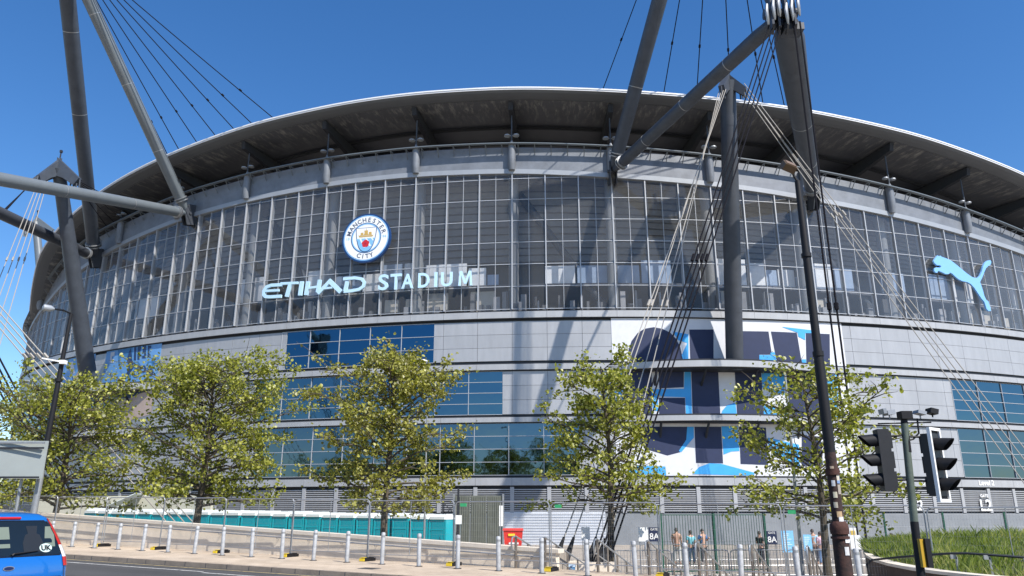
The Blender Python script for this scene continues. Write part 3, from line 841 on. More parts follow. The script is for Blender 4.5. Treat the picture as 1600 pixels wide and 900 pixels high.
banner('banner', 'lowest banner of navy and sky blue blocks under the lower balcony behind the tree', 2, pA, pB_, [
    (M_navy, [(140,600),(440,600),(428,660),(395,728),(330,745),(230,715),(160,660)]),
    (M_cyan, [(430,600),(463,600),(463,655),(400,728),(388,722),(425,665)]),
    (M_navy, [(466,600),(600,600),(610,784),(474,782)]), (M_cyan, [(602,598),(684,598),(692,722),(650,725),(612,740)]),
    (M_navy, [(690,600),(825,605),(836,792),(698,787)]), (M_cyan, [(836,655),(990,690),(996,800),(900,762),(836,705)]),
    (M_cyan, [(455,838),(490,802),(540,784),(600,786),(770,832),(762,850)]), (M_cyan, [(140,790),(320,800),(325,845),(135,840)]),
    (M_navy, [(1005,640),(1100,650),(1112,800),(1005,795)])], S3, G, M_fab)
# pale blue graphics on the far left
M_lb = mat('light_blue_print', (.15, .36, .68), .6, 0, .1, 1); M_mb = mat('mid_blue_print', (.05, .20, .42), .6, 0, .1, 1)
M_db = mat('deep_blue_print', (.02, .055, .15), .6); M_skin = mat('warm_print', (.46, .36, .31), .7, 0, .1, 1)
def S4(x, y): return (x / 5.623, 540 + y / 5.623)
Gl = 'pale blue printed banners on the left of the wall'
hexes = []
for k, (hx, hy) in enumerate([(1200, 170), (1255, 205), (1320, 170), (1320, 235), (1370, 120), (1200, 240)]):
    hexes.append((M_db if k % 2 else M_mb, [(hx + 34 * cos(a * PI / 3), hy + 36 * sin(a * PI / 3)) for a in range(6)]))
    hexes.append((M_lb, [(hx + 17 * cos(a * PI / 3), hy + 19 * sin(a * PI / 3)) for a in range(6)]))
banner('banner', 'blue printed banner of lettering blocks and hexagons right of the leaning column', 0, phx(166, 560), phx(252, 550), [
    (M_mb, [(1050,-60),(1180,-80),(1150,280),(1090,290),(1040,160)]), (M_db, [(1130,60),(1150,20),(1170,200),(1120,280),(1090,250)]),
    (M_lb, [(1060,110),(1110,100),(1130,200),(1090,290),(1060,220)]),
    (M_db, [(1180,10),(1200,10),(1195,130),(1175,130)]), (M_db, [(1210,0),(1240,0),(1238,30),(1228,30),(1225,125),(1208,125)]),
    (M_db, [(1255,0),(1285,0),(1282,110),(1250,112),(1250,90),(1268,88),(1268,60),(1255,58)]), (M_db, [(1300,0),(1330,0),(1328,22),(1314,24),(1312,100),(1298,102)]),
    (M_fab, [(975,60),(1010,55),(1005,90),(985,95),(985,120),(1005,118),(1000,150),(965,150)])] + hexes, S4, Gl, M_lb)
banner('banner', 'narrow blue printed banner left of the leaning column', 0, phx(98, 590), phx(147, 575), [
    (M_skin, [(680,90),(790,60),(820,260),(700,330),(640,300),(700,200)]), (M_fab, [(600,150),(640,140),(660,240),(620,260)])], S4, Gl, M_lb)
banner('banner', 'printed banner with pale blue shirt and warm shape low behind the left trees', 1, phx(85, 650), phx(240, 630), [
    (M_mb, [(520,420),(880,420),(850,560),(520,620)]), (M_lb, [(640,690),(860,430),(1010,440),(980,520),(800,700)]),
    (M_fab, [(880,430),(960,440),(900,520),(760,690),(700,690),(860,500)]), (M_skin, [(990,600),(1010,520),(1200,430),(1350,380),(1350,600),(1000,700)]),
    (M_db, [(1010,440),(1100,360),(1300,350),(1290,390),(1120,470)])], S4, Gl, mat('grey_print', (.26, .28, .31), .6, 0, .1, 1))

# ---------------------------------------------------------------- roof masts: struts, hubs, cables
def node(px, py, off=.75):
    q = on_wall(px, py, off); return cp(q[0], off, q[1])
def strut(T, a, b, ra, rb, m=None, taper=1.6, name='strut'):
    a, b = Vector(a), Vector(b); d = (b - a); L_ = d.length; u = d.normalized(); mb = MB()
    mb.path([a + u * .35, a + u * taper, a + u * (L_ - taper), b - u * .2], [ra * .45, ra, rb, rb * .75], 20)
    o = obj(name, mb, m or M_steel, T, smooth=True)
    mc = MB()
    for k in (1.35, 1.62):
        mc.path([a + u * (k + .02), a + u * (k + .10)], [ra * 1.22, ra * 1.22], 20)
    for f in (.25, .5, .75):
        r = ra + (rb - ra) * f; mc.path([a + d * f, a + d * f + u * .06], [r * 1.012, r * 1.012], 20)
    obj('collar', mc, M_galv, o, smooth=True)
    return o
def clevis(T, p, phi, m=None):
    d, u, n = wall_dirs(phi); mb = MB()
    for s in (-.28, .28):
        mb.prism([(-.9, -.9), (.5, -1.3), (.9, -.2), (.6, .9), (-.4, 1.1), (-1.0, .3)], p + d * s - n * .3, n, u, d, .08)
    mb.tube(p - d * .45, p + d * .45, .16, n=12)
    obj('clevis', mb, m or M_steel2, T)
def cables(T, tops, bots, r, m, collars=None):
    for a, b in zip(tops, bots):
        mb = MB(); a, b = Vector(a), Vector(b); sag = (b - a).length * .004
        pts = [a + (b - a) * (i / 6) - Vector((0, 0, sag * sin(PI * i / 6))) for i in range(7)]
        mb.path(pts, r, 6)
        if collars: mb.tube(a + (b - a) * collars, a + (b - a) * (collars + .012), r * 2.2, n=6)
        obj('cable', mb, m, T)
def eave_pt(px, py):
    q = on_wall(px, py, 2.6); return cp(q[0], o_eave(q[0]) - .35, T_eave(q[0]) + .02)

N1 = node(957, 268); N2 = node(1271, 308)
HUB = at_y(1217, 28, 44.0); PEAK = at_y(1117, -316, 46.0)
T = thing('support_mast', 'dark steel mast on the right whose arms meet at a clustered cable hub', 'mast', (HUB.x, HUB.y, GZ))
strut(T, N1, PEAK, .60, .72); strut(T, N1, HUB, .51, .54, taper=2.0)
strut(T, N2, HUB + Vector((.5, 0, -.4)), .62, 1.02, M_steel); strut(T, HUB + Vector((-.5, 0, .4)), PEAK + Vector((.6, 0, 0)), .24, .24, taper=1.2)
cables(T, [HUB + Vector((.1 + .3 * k, 0, .8)) for k in range(3)], [PEAK + Vector((.8 + .3 * k, 0, 0)) for k in range(3)], .07, M_cabd)
clevis(T, N1, on_wall(957, 268)[0]); clevis(T, N2, on_wall(1271, 308)[0])
mb = MB()
for k, (dx, dy) in enumerate(((-.75, 0), (-.25, .2), (.25, .1), (.75, 0))):
    c = HUB + Vector((dx, dy - .4, 0))
    poly = [(-.75, -1.3), (.1, -1.55), (.75, -.9), (.95, .2), (.6, 1.2), (-.1, 1.4), (-.7, .8)]
    mb.prism(poly, c, (0.25, 1, 0), (0, 0, 1), (1, -.2, 0), .14)
mb.tube(HUB + Vector((-1.1, -.2, .1)), HUB + Vector((1.1, -.4, .1)), .34, n=14)
mb.box(HUB + Vector((.7, -.2, -1.1)), (1.3, 1.0, .5))
obj('hub', mb, M_steel2, T)
mb = MB()
for k in range(6):
    a = HUB + Vector((-1.15 + .42 * k, -1.0 - .1 * (k % 2), -1.25 + .3 * (k % 3)))
    mb.path([a + Vector((.0, -.1, 1.5)), a + Vector((-.12, -.22, .9)), a + Vector((-.05, -.12, .3)), a], [.09, .13, .10, .06], 7)
obj('cable_socket', mb, M_galv, T, smooth=True)
tops = [PEAK + Vector((-.3 + .1 * k, -.2, -.3 * k)) for k in range(6)]
cables(T, tops, [eave_pt(941, 134), eave_pt(1036, 138), eave_pt(1087, 139), eave_pt(1140, 144), eave_pt(1191, 155), eave_pt(1225, 162)], .045, M_cabd, .8)
anc = [at_y(868, 838, 33.0), at_y(884, 838, 33.0), at_y(920, 838, 33.0), at_y(943, 838, 33.0)]
for a in anc: a.z = -.25
ban = [at_y(926 + 8 * k, 838, 32.6) for k in range(4)]
for a in ban: a.z = -.3
cables(T, [HUB + Vector((-1.0 + .28 * k, -.7, -1.1)) for k in range(4)], ban, .040, M_cabd, .55)
cables(T, [HUB + Vector((.55, -1.0, -1.0)), HUB + Vector((.95, -1.0, -1.0))], [at_y(1343, 862, 40), at_y(1356, 862, 40)], .055, M_cabd, .6)

NL1 = node(293, 334); NL2 = node(148, 402)
PL = at_y(96, -93, 57.0)
dL = at_y(0, 280, 52.0) - NL1; HL = NL1 + dL * 1.45
dL2 = at_y(0, 333, 62.0) - NL2
T = thing('support_mast', 'grey steel mast on the left with struts rising out of the picture', 'mast', (PL.x, PL.y, GZ))
strut(T, NL1, PL, .54, .58, M_steel3); strut(T, NL2, PL, .66, .72, M_steel); strut(T, NL1, HL, .50, .54, M_steel3, taper=2.0)
strut(T, NL2 + Vector((-.2, 0, .1)), NL2 + dL2 * 1.5, .52, .55, M_steel2)
clevis(T, NL1, on_wall(293, 334)[0]); clevis(T, NL2, on_wall(148, 402)[0])
mb = MB(); mb.box(PL, (2.2, 1.6, 2.6)); mb.box(HL, (1.8, 1.6, 2.2)); obj('hub', mb, M_steel2, T)
cables(T, [PL + Vector((.1 * k, 0, .3 - .12 * k)) for k in range(7)], [eave_pt(x, y) for x, y in ((265, 233), (283, 225), (311, 215), (340, 205), (369, 196), (397, 187), (430, 178))], .045, M_cabd, .82)
cables(T, [HL + Vector((.3 * k, 0, -.6)) for k in range(4)], [at_y(290 + 14 * k, 850, 50) for k in range(4)], .042, M_cabw, .5)
cables(T, [PL + Vector((-1, -.5, -.2 * k)) for k in range(3)], [at_y(-420 - 22 * k, 480, 40) for k in range(3)], .05, M_cabw)
cables(T, [at_y(-90 + 9 * k, 440, 47) for k in range(4)], [at_y(95 + 9 * k, 790, 47) for k in range(4)], .055, M_cabd)

# ---------------------------------------------------------------- tie-down columns on the balconies
def tie_column(label, base, top, rb, rt, fins, m):
    T = thing('tie_down_column', label, 'column', (base.x, base.y, GZ)); u = (top - base).normalized()
    mb = MB(); Lh = (top - base).length
    mb.path([base - u * .8, base, base + (top - base) * .5, top], [rb, rb, (rb + rt) / 2 + .02, rt], 28); obj('shaft', mb, m, T, smooth=True)
    mb = MB()
    for k in range(1, 6):
        f = k / 6; r = rb + (rt - rb) * f; q = base + (top - base) * f
        mb.path([q, q + u * .05], [r * 1.01 + .01] * 2, 28)
    obj('weld_seam', mb, m, T, smooth=True)
    for ax, L_, dn, th in fins:
        ax = Vector(ax).normalized(); side = ax.cross(Vector((0, 0, 1))).normalized(); mb = MB()
        mb.prism([(-.1, 1.0), (L_, -dn + .15), (L_ * .8, -dn - .55), (L_ * .35, -dn * .55 - .4), (0, -.9)], top - side * th / 2, ax, (0, 0, 1), side, th)
        for s in (.62, .74, .86, .98): mb.tube(top + ax * L_ * s + Vector((0, 0, -dn + .1)), top + ax * L_ * (s + .02) + Vector((0, 0, -dn - .75)), .07, n=6)
        obj('cap_plate', mb, m, T)
    mb = MB(); mb.tube(top + Vector((0, 0, .4)), top + Vector((0, 0, 1.6)), .06, n=6); mb.box(top + Vector((0, 0, 1.7)), (.2, .2, .25)); obj('lightning_rod', mb, M_dark, T)
    return T
baseR = cp(phx(1139, 562), 1.25, 13.8); topR = at_y(1137, 128, 57.0)
fin_dir = (anc[1] - topR); fin_r = at_y(1702, 855, 47) - topR
TC = tie_column('thick dark grey column rising from the bulging balcony in front of the banners', baseR, topR, .72, .66,
    [((fin_dir.x, fin_dir.y, 0), 2.0, 1.5, .5), ((fin_r.x, fin_r.y, 0), 1.5, 1.2, .35), ((.3, 1, 0), 2.4, 1.8, .3)], M_steel2)
fd_ = Vector((fin_dir.x, fin_dir.y, 0)).normalized(); fs_ = Vector((-fd_.y, fd_.x, 0))
cables(TC, [topR + fd_ * 1.75 + fs_ * (.3 - .2 * k) + Vector((0, 0, -1.7)) for k in range(4)], anc, .032, M_cabw, .62)
fr_ = Vector((fin_r.x, fin_r.y, 0)).normalized()
cables(TC, [topR + fr_ * (1.0 + .12 * k) + Vector((0, 0, -.9 + .3 * (k % 2))) for k in range(4)], [at_y(1675 + 16 * k, 858, 47) for k in range(4)], .038, M_cabw, .35)
baseL = cp(phx(158, 596), 1.1, 13.8); topL = at_y(91, 262, 66.0)
TL = tie_column('tapering grey column leaning outward at the left with a winged cap', baseL, topL, .84, .56,
    [((-1, -.35, 0), 1.9, 1.7, .5), ((1, -.15, 0), 2.6, 1.5, .5), ((-.4, -1, 0), 1.8, 1.7, .4)], M_steel)
cables(TL, [topL + Vector((-.75 + .28 * k, -1.3, -2.0)) for k in range(4)], [at_y(-170 + 26 * k, 850, 46) for k in range(4)], .034, M_cabw, .3)
cables(TL, [topL + Vector((-1.8, -.6, -1.9 + .1 * k)) for k in range(3)], [at_y(-330 + 25 * k, 640, 50) for k in range(3)], .05, M_cabd)
cables(TL, [topL + Vector((2.3, -.3, -1.5 - .1 * k)) for k in range(5)], [node(215 - 12 * k, 330 + 6 * k, .4) for k in range(5)], .035, M_cabd)
topF = at_y(56, 348, 98); baseF = at_y(68, 470, 98)
tie_column('small distant column cap showing beyond the left end of the roof', baseF, topF, .55, .45, [((-1, -.3, 0), 1.2, 1.4, .3), ((1, -.2, 0), 3.2, 1.4, .3)], M_steel3)
# dark anchor block with black cable boots
mb = MB(); ab = (anc[0] + anc[3]) / 2
o_ = thing('cable_anchor', 'low concrete block with black boots where the cables reach the ground', 'cable anchor', (ab.x, ab.y, GZ))
mb.box((ab.x, ab.y + .2, GZ + .28), (2.9, 1.3, .56), -.1); obj('base_block', mb, M_conc, o_)
for a in anc + ban[1:3]:
    mb = MB(); d = (topR - a).normalized(); mb.path([Vector((a.x, a.y, GZ + .5)), a, a + d * .5, a + d * 1.1], [.17, .15, .11, .05], 8); obj('boot', mb, M_black, o_, smooth=True)

# ---------------------------------------------------------------- trees
M_leaf = leaf_mat('plane_leaves', (.11, .12, .02), (.24, .255, .035), (.42, .41, .08))
M_leaf2 = leaf_mat('plane_leaves_brownish', (.11, .10, .025), (.235, .23, .04), (.40, .385, .08))
M_bark = mat('bark', (.085, .07, .05), .9, 0, .4, 5, bump=.6, bscale=18)
def tree(label, base, H, rw, seed, nlimb, leaf_n, lowest=.24, tr=.15, lean=0.0, m=None, prof=None, leaf=.070):
    rnd = random.Random(seed)
    T = thing('plane_tree', label, 'tree', base, 0, 'young trees along the pavement')
    tk = MB(); lv = MB(); base = Vector(base)
    def wob(a): return Vector((rnd.uniform(-a, a), rnd.uniform(-a, a), rnd.uniform(-a, a)))
    n = 9; P = []
    for i in range(n + 1):
        t = i / n; P.append(base + Vector((lean * t + sin(t * 5 + seed) * .10 * t * 2, cos(t * 4 + seed) * .12 * t * 2, H * .97 * t)))
    tk.path(P, [tr * (1 - .93 * (i / n)) ** .8 + .012 + (.05 if i == 0 else 0) for i in range(n + 1)], 9)
    prof = prof or (lambda t: (sin(PI * min(1, max(0, (t * .93 + .12)))) ** .75) * (1 - .30 * t))
    clumps = []
    for k in range(nlimb):
        f = lowest + (0.97 - lowest) * ((k + rnd.random() * .8) / nlimb)
        t = (f - lowest) / (1 - lowest)
        i = min(n - 1, int(f * n)); o = P[i].lerp(P[i + 1], f * n - i)
        az = k * 2.399 + rnd.uniform(-.5, .5); R = rw * prof(t) * rnd.choice([rnd.uniform(.35, .65), rnd.uniform(.7, .95), rnd.uniform(.9, 1.22)])
        rise = R * rnd.uniform(.15, .75) * (1 if t > .25 else .45) + .1
        pts = []
        for j in range(6):
            u = j / 5; pts.append(o + Vector((cos(az + .25 * u) * R * u, sin(az + .25 * u) * R * u, rise * u ** .8 - (.18 * u * u if t < .3 else 0))) + wob(.06 * R * u))
        r0 = tr * .42 * (1 - f * .65)
        tk.path(pts, [r0 * (1 - .85 * j / 5) + .006 for j in range(6)], 5, cap=False)
        for j in range(1, 6):
            for b in range(rnd.choice([1, 2, 2, 3])):
                u = (j - rnd.random() * .8) / 5
                if u * R < .25: continue
                q = pts[j - 1].lerp(pts[j], rnd.random()); L_ = rw * .30 * rnd.uniform(.5, 1.1) * (1.2 - .5 * u)
                a2 = az + rnd.choice([-1, 1]) * rnd.uniform(.3, 1.3); e = q + Vector((cos(a2) * L_, sin(a2) * L_, L_ * rnd.uniform(-.25, .75)))
                mid = q.lerp(e, .5) + wob(.07)
                tk.path([q, mid, e], [.022, .014, .005], 4, cap=False)
                clumps.append((mid, e, L_))
        clumps.append((pts[-2], pts[-1], R * .25))
    for k in range(max(3, nlimb // 6)): clumps.append((P[-2], P[-1] + Vector((rnd.uniform(-.3, .3), rnd.uniform(-.3, .3), rnd.uniform(-.1, .35))), .4))
    per = leaf_n / len(clumps)
    for a, b_, L_ in clumps:
        c = int(per * rnd.choice([.05, .4, .9, 1.5, 2.1]))
        for _ in range(c):
            u = rnd.random() ** .7
            p = a.lerp(b_, u * 1.1) + Vector((rnd.gauss(0, .155), rnd.gauss(0, .155), rnd.gauss(-.02, .12))) * (1 + L_ * .25)
            s = leaf * rnd.uniform(.45, 1.35)
            nrm = Vector((rnd.gauss(0, .75), rnd.gauss(0, .75) - .15, rnd.uniform(.15, 1))).normalized()
            ax = nrm.cross(Vector((rnd.uniform(-1, 1), rnd.uniform(-1, 1), rnd.uniform(-.4, .4)))).normalized(); ay = nrm.cross(ax)
            fo = nrm * s * rnd.uniform(.05, .35)
            lv.add([p - ax * s, p - ax * s * .35 + ay * s * .85 + fo, p + ax * s * .55 + ay * s * .75 + fo, p + ax * s * 1.05, p + ax * s * .45 - ay * s * .8 + fo, p - ax * s * .4 - ay * s * .8 + fo],
                   [(0, 3, 2, 1), (0, 5, 4, 3)])
    obj('trunk', tk, M_bark, T, smooth=True); obj('crown', lv, m or M_leaf, T)
    return T
def gp(px, Y): return Vector(((px - 800) / FPX * (.959 * Y - .7), Y, GZ))
tree('leafy tree at the far left behind the grey sign and lamppost', gp(72, 38), 8.9, 5.6, 5, 54, 10500, lowest=.30, tr=.17)
tree('broad dense tree between the lamppost and the blue windows', gp(300, 39), 10.1, 6.1, 11, 64, 17500, lowest=.28, tr=.20)
tree('tall full tree in front of the blue office windows, with brownish leaves', gp(598, 35.5), 10.0, 4.5, 23, 48, 13500, lowest=.25, tr=.17, m=M_leaf2)
tree('slender open tree in front of the left edge of the navy banners', gp(956, 33), 8.9, 4.0, 31, 40, 7600, lowest=.30, tr=.15, prof=lambda t: (1.0 - .78 * t ** .8) * min(1, .7 + t * 2))
tree('sparse tree behind the rusty pole and the left traffic signal', gp(1296, 27), 7.2, 3.7, 44, 34, 5600, lowest=.30, tr=.14, prof=lambda t: (1.0 - .62 * t) * min(1, .75 + t * 2), leaf=.062)
tree('tree with bare looking top at the left edge, behind the sign', gp(-60, 46), 9.0, 4.8, 58, 40, 9000, lowest=.28, tr=.16)
# distant wood behind the camera, mirrored in the lower windows
lv = MB(); rnd = random.Random(99)
for k in range(64):
    x = -160 + k * 5 + rnd.uniform(-2, 2); y = -62 + rnd.uniform(-6, 6); hh = rnd.uniform(11, 19)
    lv.tube((x, y, GZ), (x, y, hh * .6), .25, .1, n=5)
    for _ in range(150):
        a, b_ = rnd.uniform(0, 2 * PI), rnd.uniform(-1, 1); r = rnd.uniform(.5, 1) * 4.6
        p = Vector((x + cos(a) * sqrt(1 - b_ * b_) * r, y + sin(a) * sqrt(1 - b_ * b_) * r, hh * .62 + b_ * hh * .38)); s = rnd.uniform(.5, 1.1)
        ax = Vector((rnd.uniform(-1, 1), rnd.uniform(-1, 1), rnd.uniform(-1, 1))).normalized(); ay = ax.cross(Vector((0, .3, 1))).normalized()
        lv.add([p - ax * s, p + ay * s, p + ax * s, p - ay * s], [(0, 1, 2, 3)])
tag(obj('wood', lv, M_leaf), kind='stuff')

# ---------------------------------------------------------------- bollards
M_boll = mat('bollard_grey', (.40, .41, .42), .55, .1, .30, 6)
proto = thing('bollard', '', 'bollard', (0, 0, 0), 0, 'pale grey bollards along the pavement')
mb = MB(); mb.path([(0, 0, 0), (0, 0, .96), (0, 0, .985), (0, 0, .995)], [.068, .068, .055, .02], 16); obj('post', mb, M_boll, proto, world=False, smooth=True)
mb = MB(); mb.path([(0, 0, 0), (0, 0, .02)], [.12, .12], 16); obj('base_plate', mb, M_dark, proto, world=False)
mb = MB(); mb.path([(0, 0, .84), (0, 0, .90)], [.0695, .0695], 16); obj('band', mb, M_galv, proto, world=False)
ks = list(range(-6, 17)); first = True
for i, k in enumerate(sorted(ks, reverse=True)):
    p = st(3.5 + 1.42 * k, 0)
    lab = 'pale grey bollard, %s from the left in the row along the pavement' % ORD[i]
    if first: proto.location = p; proto['label'] = lab; first = False; o = proto
    else: o = copy_tree(proto, None, p, None, lab)
    o.rotation_euler = (R_(random.uniform(-1.6, 1.6)), R_(random.uniform(-2.2, 2.2)), random.uniform(0, 6))

for s_, v_, w_, d_, lab in ((8.5, -1.6, .6, .45, 'dark rectangular access cover set in the paving, left of two'), (2.0, -1.9, .45, .45, 'dark square access cover set in the paving, right of two')):
    T = thing('access_cover', lab, 'drain cover', st(s_, v_), STREET_RZ, 'access covers in the paving')
    mb = MB(); mb.box((0, 0, .004), (w_, d_, .008)); obj('frame', mb, M_galv, T, world=False)
    mb = MB(); mb.box((0, 0, .012), (w_ - .06, d_ - .06, .007)); obj('plate', mb, mat('cast_iron', (.05, .045, .04), .8, 0, .3, 8), T, world=False)
# ---------------------------------------------------------------- low wall with coping and handrail
def wt(s): return .57 + (s - 4.7) * .0415
W = thing('low_wall', 'low pale stone wall with coping and thin handrail behind the bollards', 'wall', st(3.7, 1.6))
def swp(mb, s0, s1, v0, v1, za, zb, n=30):
    for i in range(n):
        a, b_ = s0 + (s1 - s0) * i / n, s0 + (s1 - s0) * (i + 1) / n
        P = [(a, v0), (a, v1), (b_, v1), (b_, v0)]
        lo = [st(s, v) for s, v in P]; hi = [st(s, v) for s, v in P]
        for q, (s, v) in zip(lo, P): q.z = val(za, s)
        for q, (s, v) in zip(hi, P): q.z = val(zb, s)
        mb.hexa(lo + hi)
mb = MB(); swp(mb, 3.7, 75, 1.50, 1.80, -1.5, lambda s: wt(s) - .12, 24); obj('wall_face', mb, M_conc, W)
mb = MB(); swp(mb, 3.6, 75, 1.47, 1.95, lambda s: wt(s) - .117, wt, 24); obj('coping', mb, mat('coping_stone', (.66, .59, .49), .8, 0, .15, 1.5, bump=.2), W)
mb = MB()
rl = [st(s, 1.36) for s in (3.9, 20, 40, 75)]
for q, s in zip(rl, (3.9, 20, 40, 75)): q.z = wt(s) - .26
mb.path(rl, .024, 8)
for k in range(30):
    s = 4.5 + k * 1.5; q = st(s, 1.36); q.z = wt(s) - .26; e = st(s, 1.5); e.z = q.z - .05; mb.path([q, q - Vector((0, 0, .06)), e], .012, 5)
obj('rail', mb, M_galv, W)

# ---------------------------------------------------------------- temporary mesh fence panels
def fence_panel(w=3.36, h=1.98):
    T = thing('temporary_fence', '', 'fence panel', (0, 0, 0), 0, 'temporary wire mesh fence panels')
    mb = MB(); r = .019; c = .14
    pts = [(0, 0, .06), (0, 0, h - c)] + [(c - c * cos(a), 0, h - c + c * sin(a)) for a in (.4, .8, 1.2)] + [(c, 0, h), (w - c, 0, h)] + [(w - c + c * sin(a), 0, h - c + c * cos(a)) for a in (.4, .8, 1.2)] + [(w, 0, h - c), (w, 0, .06)]
    mb.path(pts, r, 8); mb.tube((0, 0, .22), (w, 0, .22), .015, n=6); mb.tube((w * .5, 0, .22), (w * .5, 0, h), .011, n=6)
    obj('frame', mb, M_galv, T, world=False, smooth=True)
    mb = MB(); n = 52
    for i in range(1, n): x = w * i / n; mb.tube((x, .004, .22), (x, .004, h - .01), .0015, n=3, cap=False)
    for j in range(9): z = .3 + j * .2; mb.tube((0, -.002, z), (w, -.002, z), .0015, n=3, cap=False)
    obj('mesh', mb, M_galv, T, world=False)
    mb = MB(); mb.box((0, .0, .05), (.22, .62, .10)); mb.box((0, 0, .11), (.16, .5, .03)); obj('foot', mb, M_black, T, world=False)
    mb = MB(); mb.box((0, -.325, .055), (.20, .03, .09)); mb.box((0, -.25, .128), (.18, .14, .008)); obj('foot_marker', mb, mat('yellow_plastic', (.75, .55, .03), .5), T, world=False)
    return T
fp = fence_panel(); ang = atan2(-UY, -UX)      # panels run towards the right of the picture
pitch = math.atan(-.0155)
sj = [3.6 + 3.43 * k for k in range(-4, 15)][::-1]
marks = {7.03: 'between the tree trunk and the green sheeted gate', 3.6: 'in front of the roller shutter', .17: 'in front of the green railing', -3.26: 'behind the rusty pole'}
for i, s in enumerate(sj):
    p = st(s, .95); lab = 'wire mesh fence panel, %s from the left in the run behind the bollards' % ORD[i]
    if i == 0: fp.location = p; fp['label'] = lab; o = fp
    else: o = copy_tree(fp, None, p, None, lab)
    o.rotation_euler = (0, 0, ang + R_(random.uniform(-.8, .8)))
# small green notices and a white notice on the mesh
M_green = mat('green_notice', (.05, .42, .16), .5)
def notice(px, py, w, h, m, label, name='notice', Yc=None, txt=None, tm=None, dup=None):
    p = at_y(px, py, Yc); mb = MB(); T = thing(name, label, 'notice', p); rm = Matrix.Rotation(ang, 3, 'Z')
    mb.box((p.x, p.y, p.z), (w, .012, h), ang); obj('board', mb, m, T)
    if txt:
        mb = MB(); ax = rm @ Vector((1, 0, 0)); n = rm @ Vector((0, -1, 0))
        for k, (t, s, dz) in enumerate(txt): add_text(mb, t, p + Vector((0, 0, dz)) + n * .008, ax, (0, 0, 1), n, s, .002, .004)
        obj('lettering', mb, tm, T)
    return T
def fy(s, v): return st(s, v).y
notice(724, 789, .24, .10, M_green, 'small green notice on the mesh in front of the sheeted gate', Yc=fy(6.8, .9))
notice(872, 791, .22, .10, M_green, 'small green notice on the mesh beside the roller shutter', Yc=fy(3.3, .9))
notice(1237, 800, .20, .10, M_green, 'small green notice on the mesh left of the rusty pole', Yc=fy(-3.45, .9))

# ---------------------------------------------------------------- handrails of the steps
M_hr = mat('worn_handrail', (.20, .17, .14), .5, .3, .3, 4)
for i, px in enumerate((806, 852, 934, 1014, 1092, 1176, 1265)):
    dx = (px - 800) / FPX; s = 0
    for _ in range(20):
        q = st(s, 1.35); s += (q.x - dx * (.959 * q.y - .4)) / .9
    T = thing('handrail', 'brown steel handrail down the steps, %s from the left of seven' % ORD[i], 'handrail', st(s, 1.35), 0, 'handrails of the steps')
    a = st(s, 1.35); top = Vector((a.x, a.y, a.z + .95)); vv = Vector((VX, VY, 0))
    e = top + vv * 3.6 - Vector((0, 0, 1.05)); m = MB()
    m.path([top + Vector((0, 0, -.42)) - vv * .10, top + Vector((0, 0, -.40)) - vv * .26, top + Vector((0, 0, -.2)) - vv * .32, top + Vector((0, 0, -.03)) - vv * .24, top - vv * .1, top, e, e + vv * .5], .027, 8)
    obj('top_rail', m, M_galv, T, smooth=True)
    m = MB(); m.path([top - Vector((0, 0, .45)), e - Vector((0, 0, .45))], .018, 6); obj('lower_rail', m, M_galv, T)
    for k in range(5):
        q = top.lerp(e, k / 4); m = MB(); m.tube((q.x, q.y, max(GZ, q.z - 1.1)), q - Vector((0, 0, .02)), .032 if k else .045, n=7); obj('post', m, M_hr, T)

# ---------------------------------------------------------------- portable toilets
M_teal = mat('turquoise_plastic', (.004, .36, .42), .45, 0, .08, 1.5); M_roofw = mat('translucent_white_roof', (.66, .70, .68), .5, 0, .08, 2)
def toilet():
    T = thing('portable_toilet', '', 'portable toilet', (0, 0, 0), 0, 'row of turquoise portable toilets')
    mb = MB(); mb.box((0, 0, 1.05), (1.10, 1.15, 2.0))
    for x in (-.5, .5): mb.box((x, -.585, 1.05), (.10, .03, 2.0))
    for z in (.5, .8, 1.5): mb.box((0, -.60, z), (.78, .03, .07))
    obj('cabin', mb, M_teal, T, world=False)
    mb = MB(); mb.box((0, -.59, 1.0), (.74, .02, 1.8)); mb.box((.25, -.625, 1.1), (.05, .03, .16)); obj('door', mb, mat('turquoise_door', (.003, .28, .34), .5), T, world=False)
    mb = MB(); mb.hexa([(-.58, -.62, 2.05), (.58, -.62, 2.05), (.58, .6, 2.05), (-.58, .6, 2.05), (-.46, -.4, 2.33), (.46, -.4, 2.33), (.46, .45, 2.33), (-.46, .45, 2.33)])
    mb.box((0, -.5, 2.12), (.95, .3, .14)); obj('roof', mb, M_roofw, T, world=False); return T
tp = toilet()
A_, B_ = at_y(690, 830, 46.0), at_y(150, 820, 55.0); nT = 23
for i in range(nT):
    p = B_.lerp(A_, i / (nT - 1)); p.z = GZ + random.uniform(-.0, .05)
    lab = 'turquoise portable toilet, %s from the left in the row behind the low wall' % ORD[i]
    rz = atan2(A_.y - B_.y, A_.x - B_.x) + R_(random.uniform(-4, 4))
    if i == 0: tp.location = p; tp.rotation_euler = (0, 0, rz); tp['label'] = lab; o = tp
    else: o = copy_tree(tp, None, p, rz, lab)
    o.scale = (1, 1, 1.17 - .15 * i / (nT - 1))
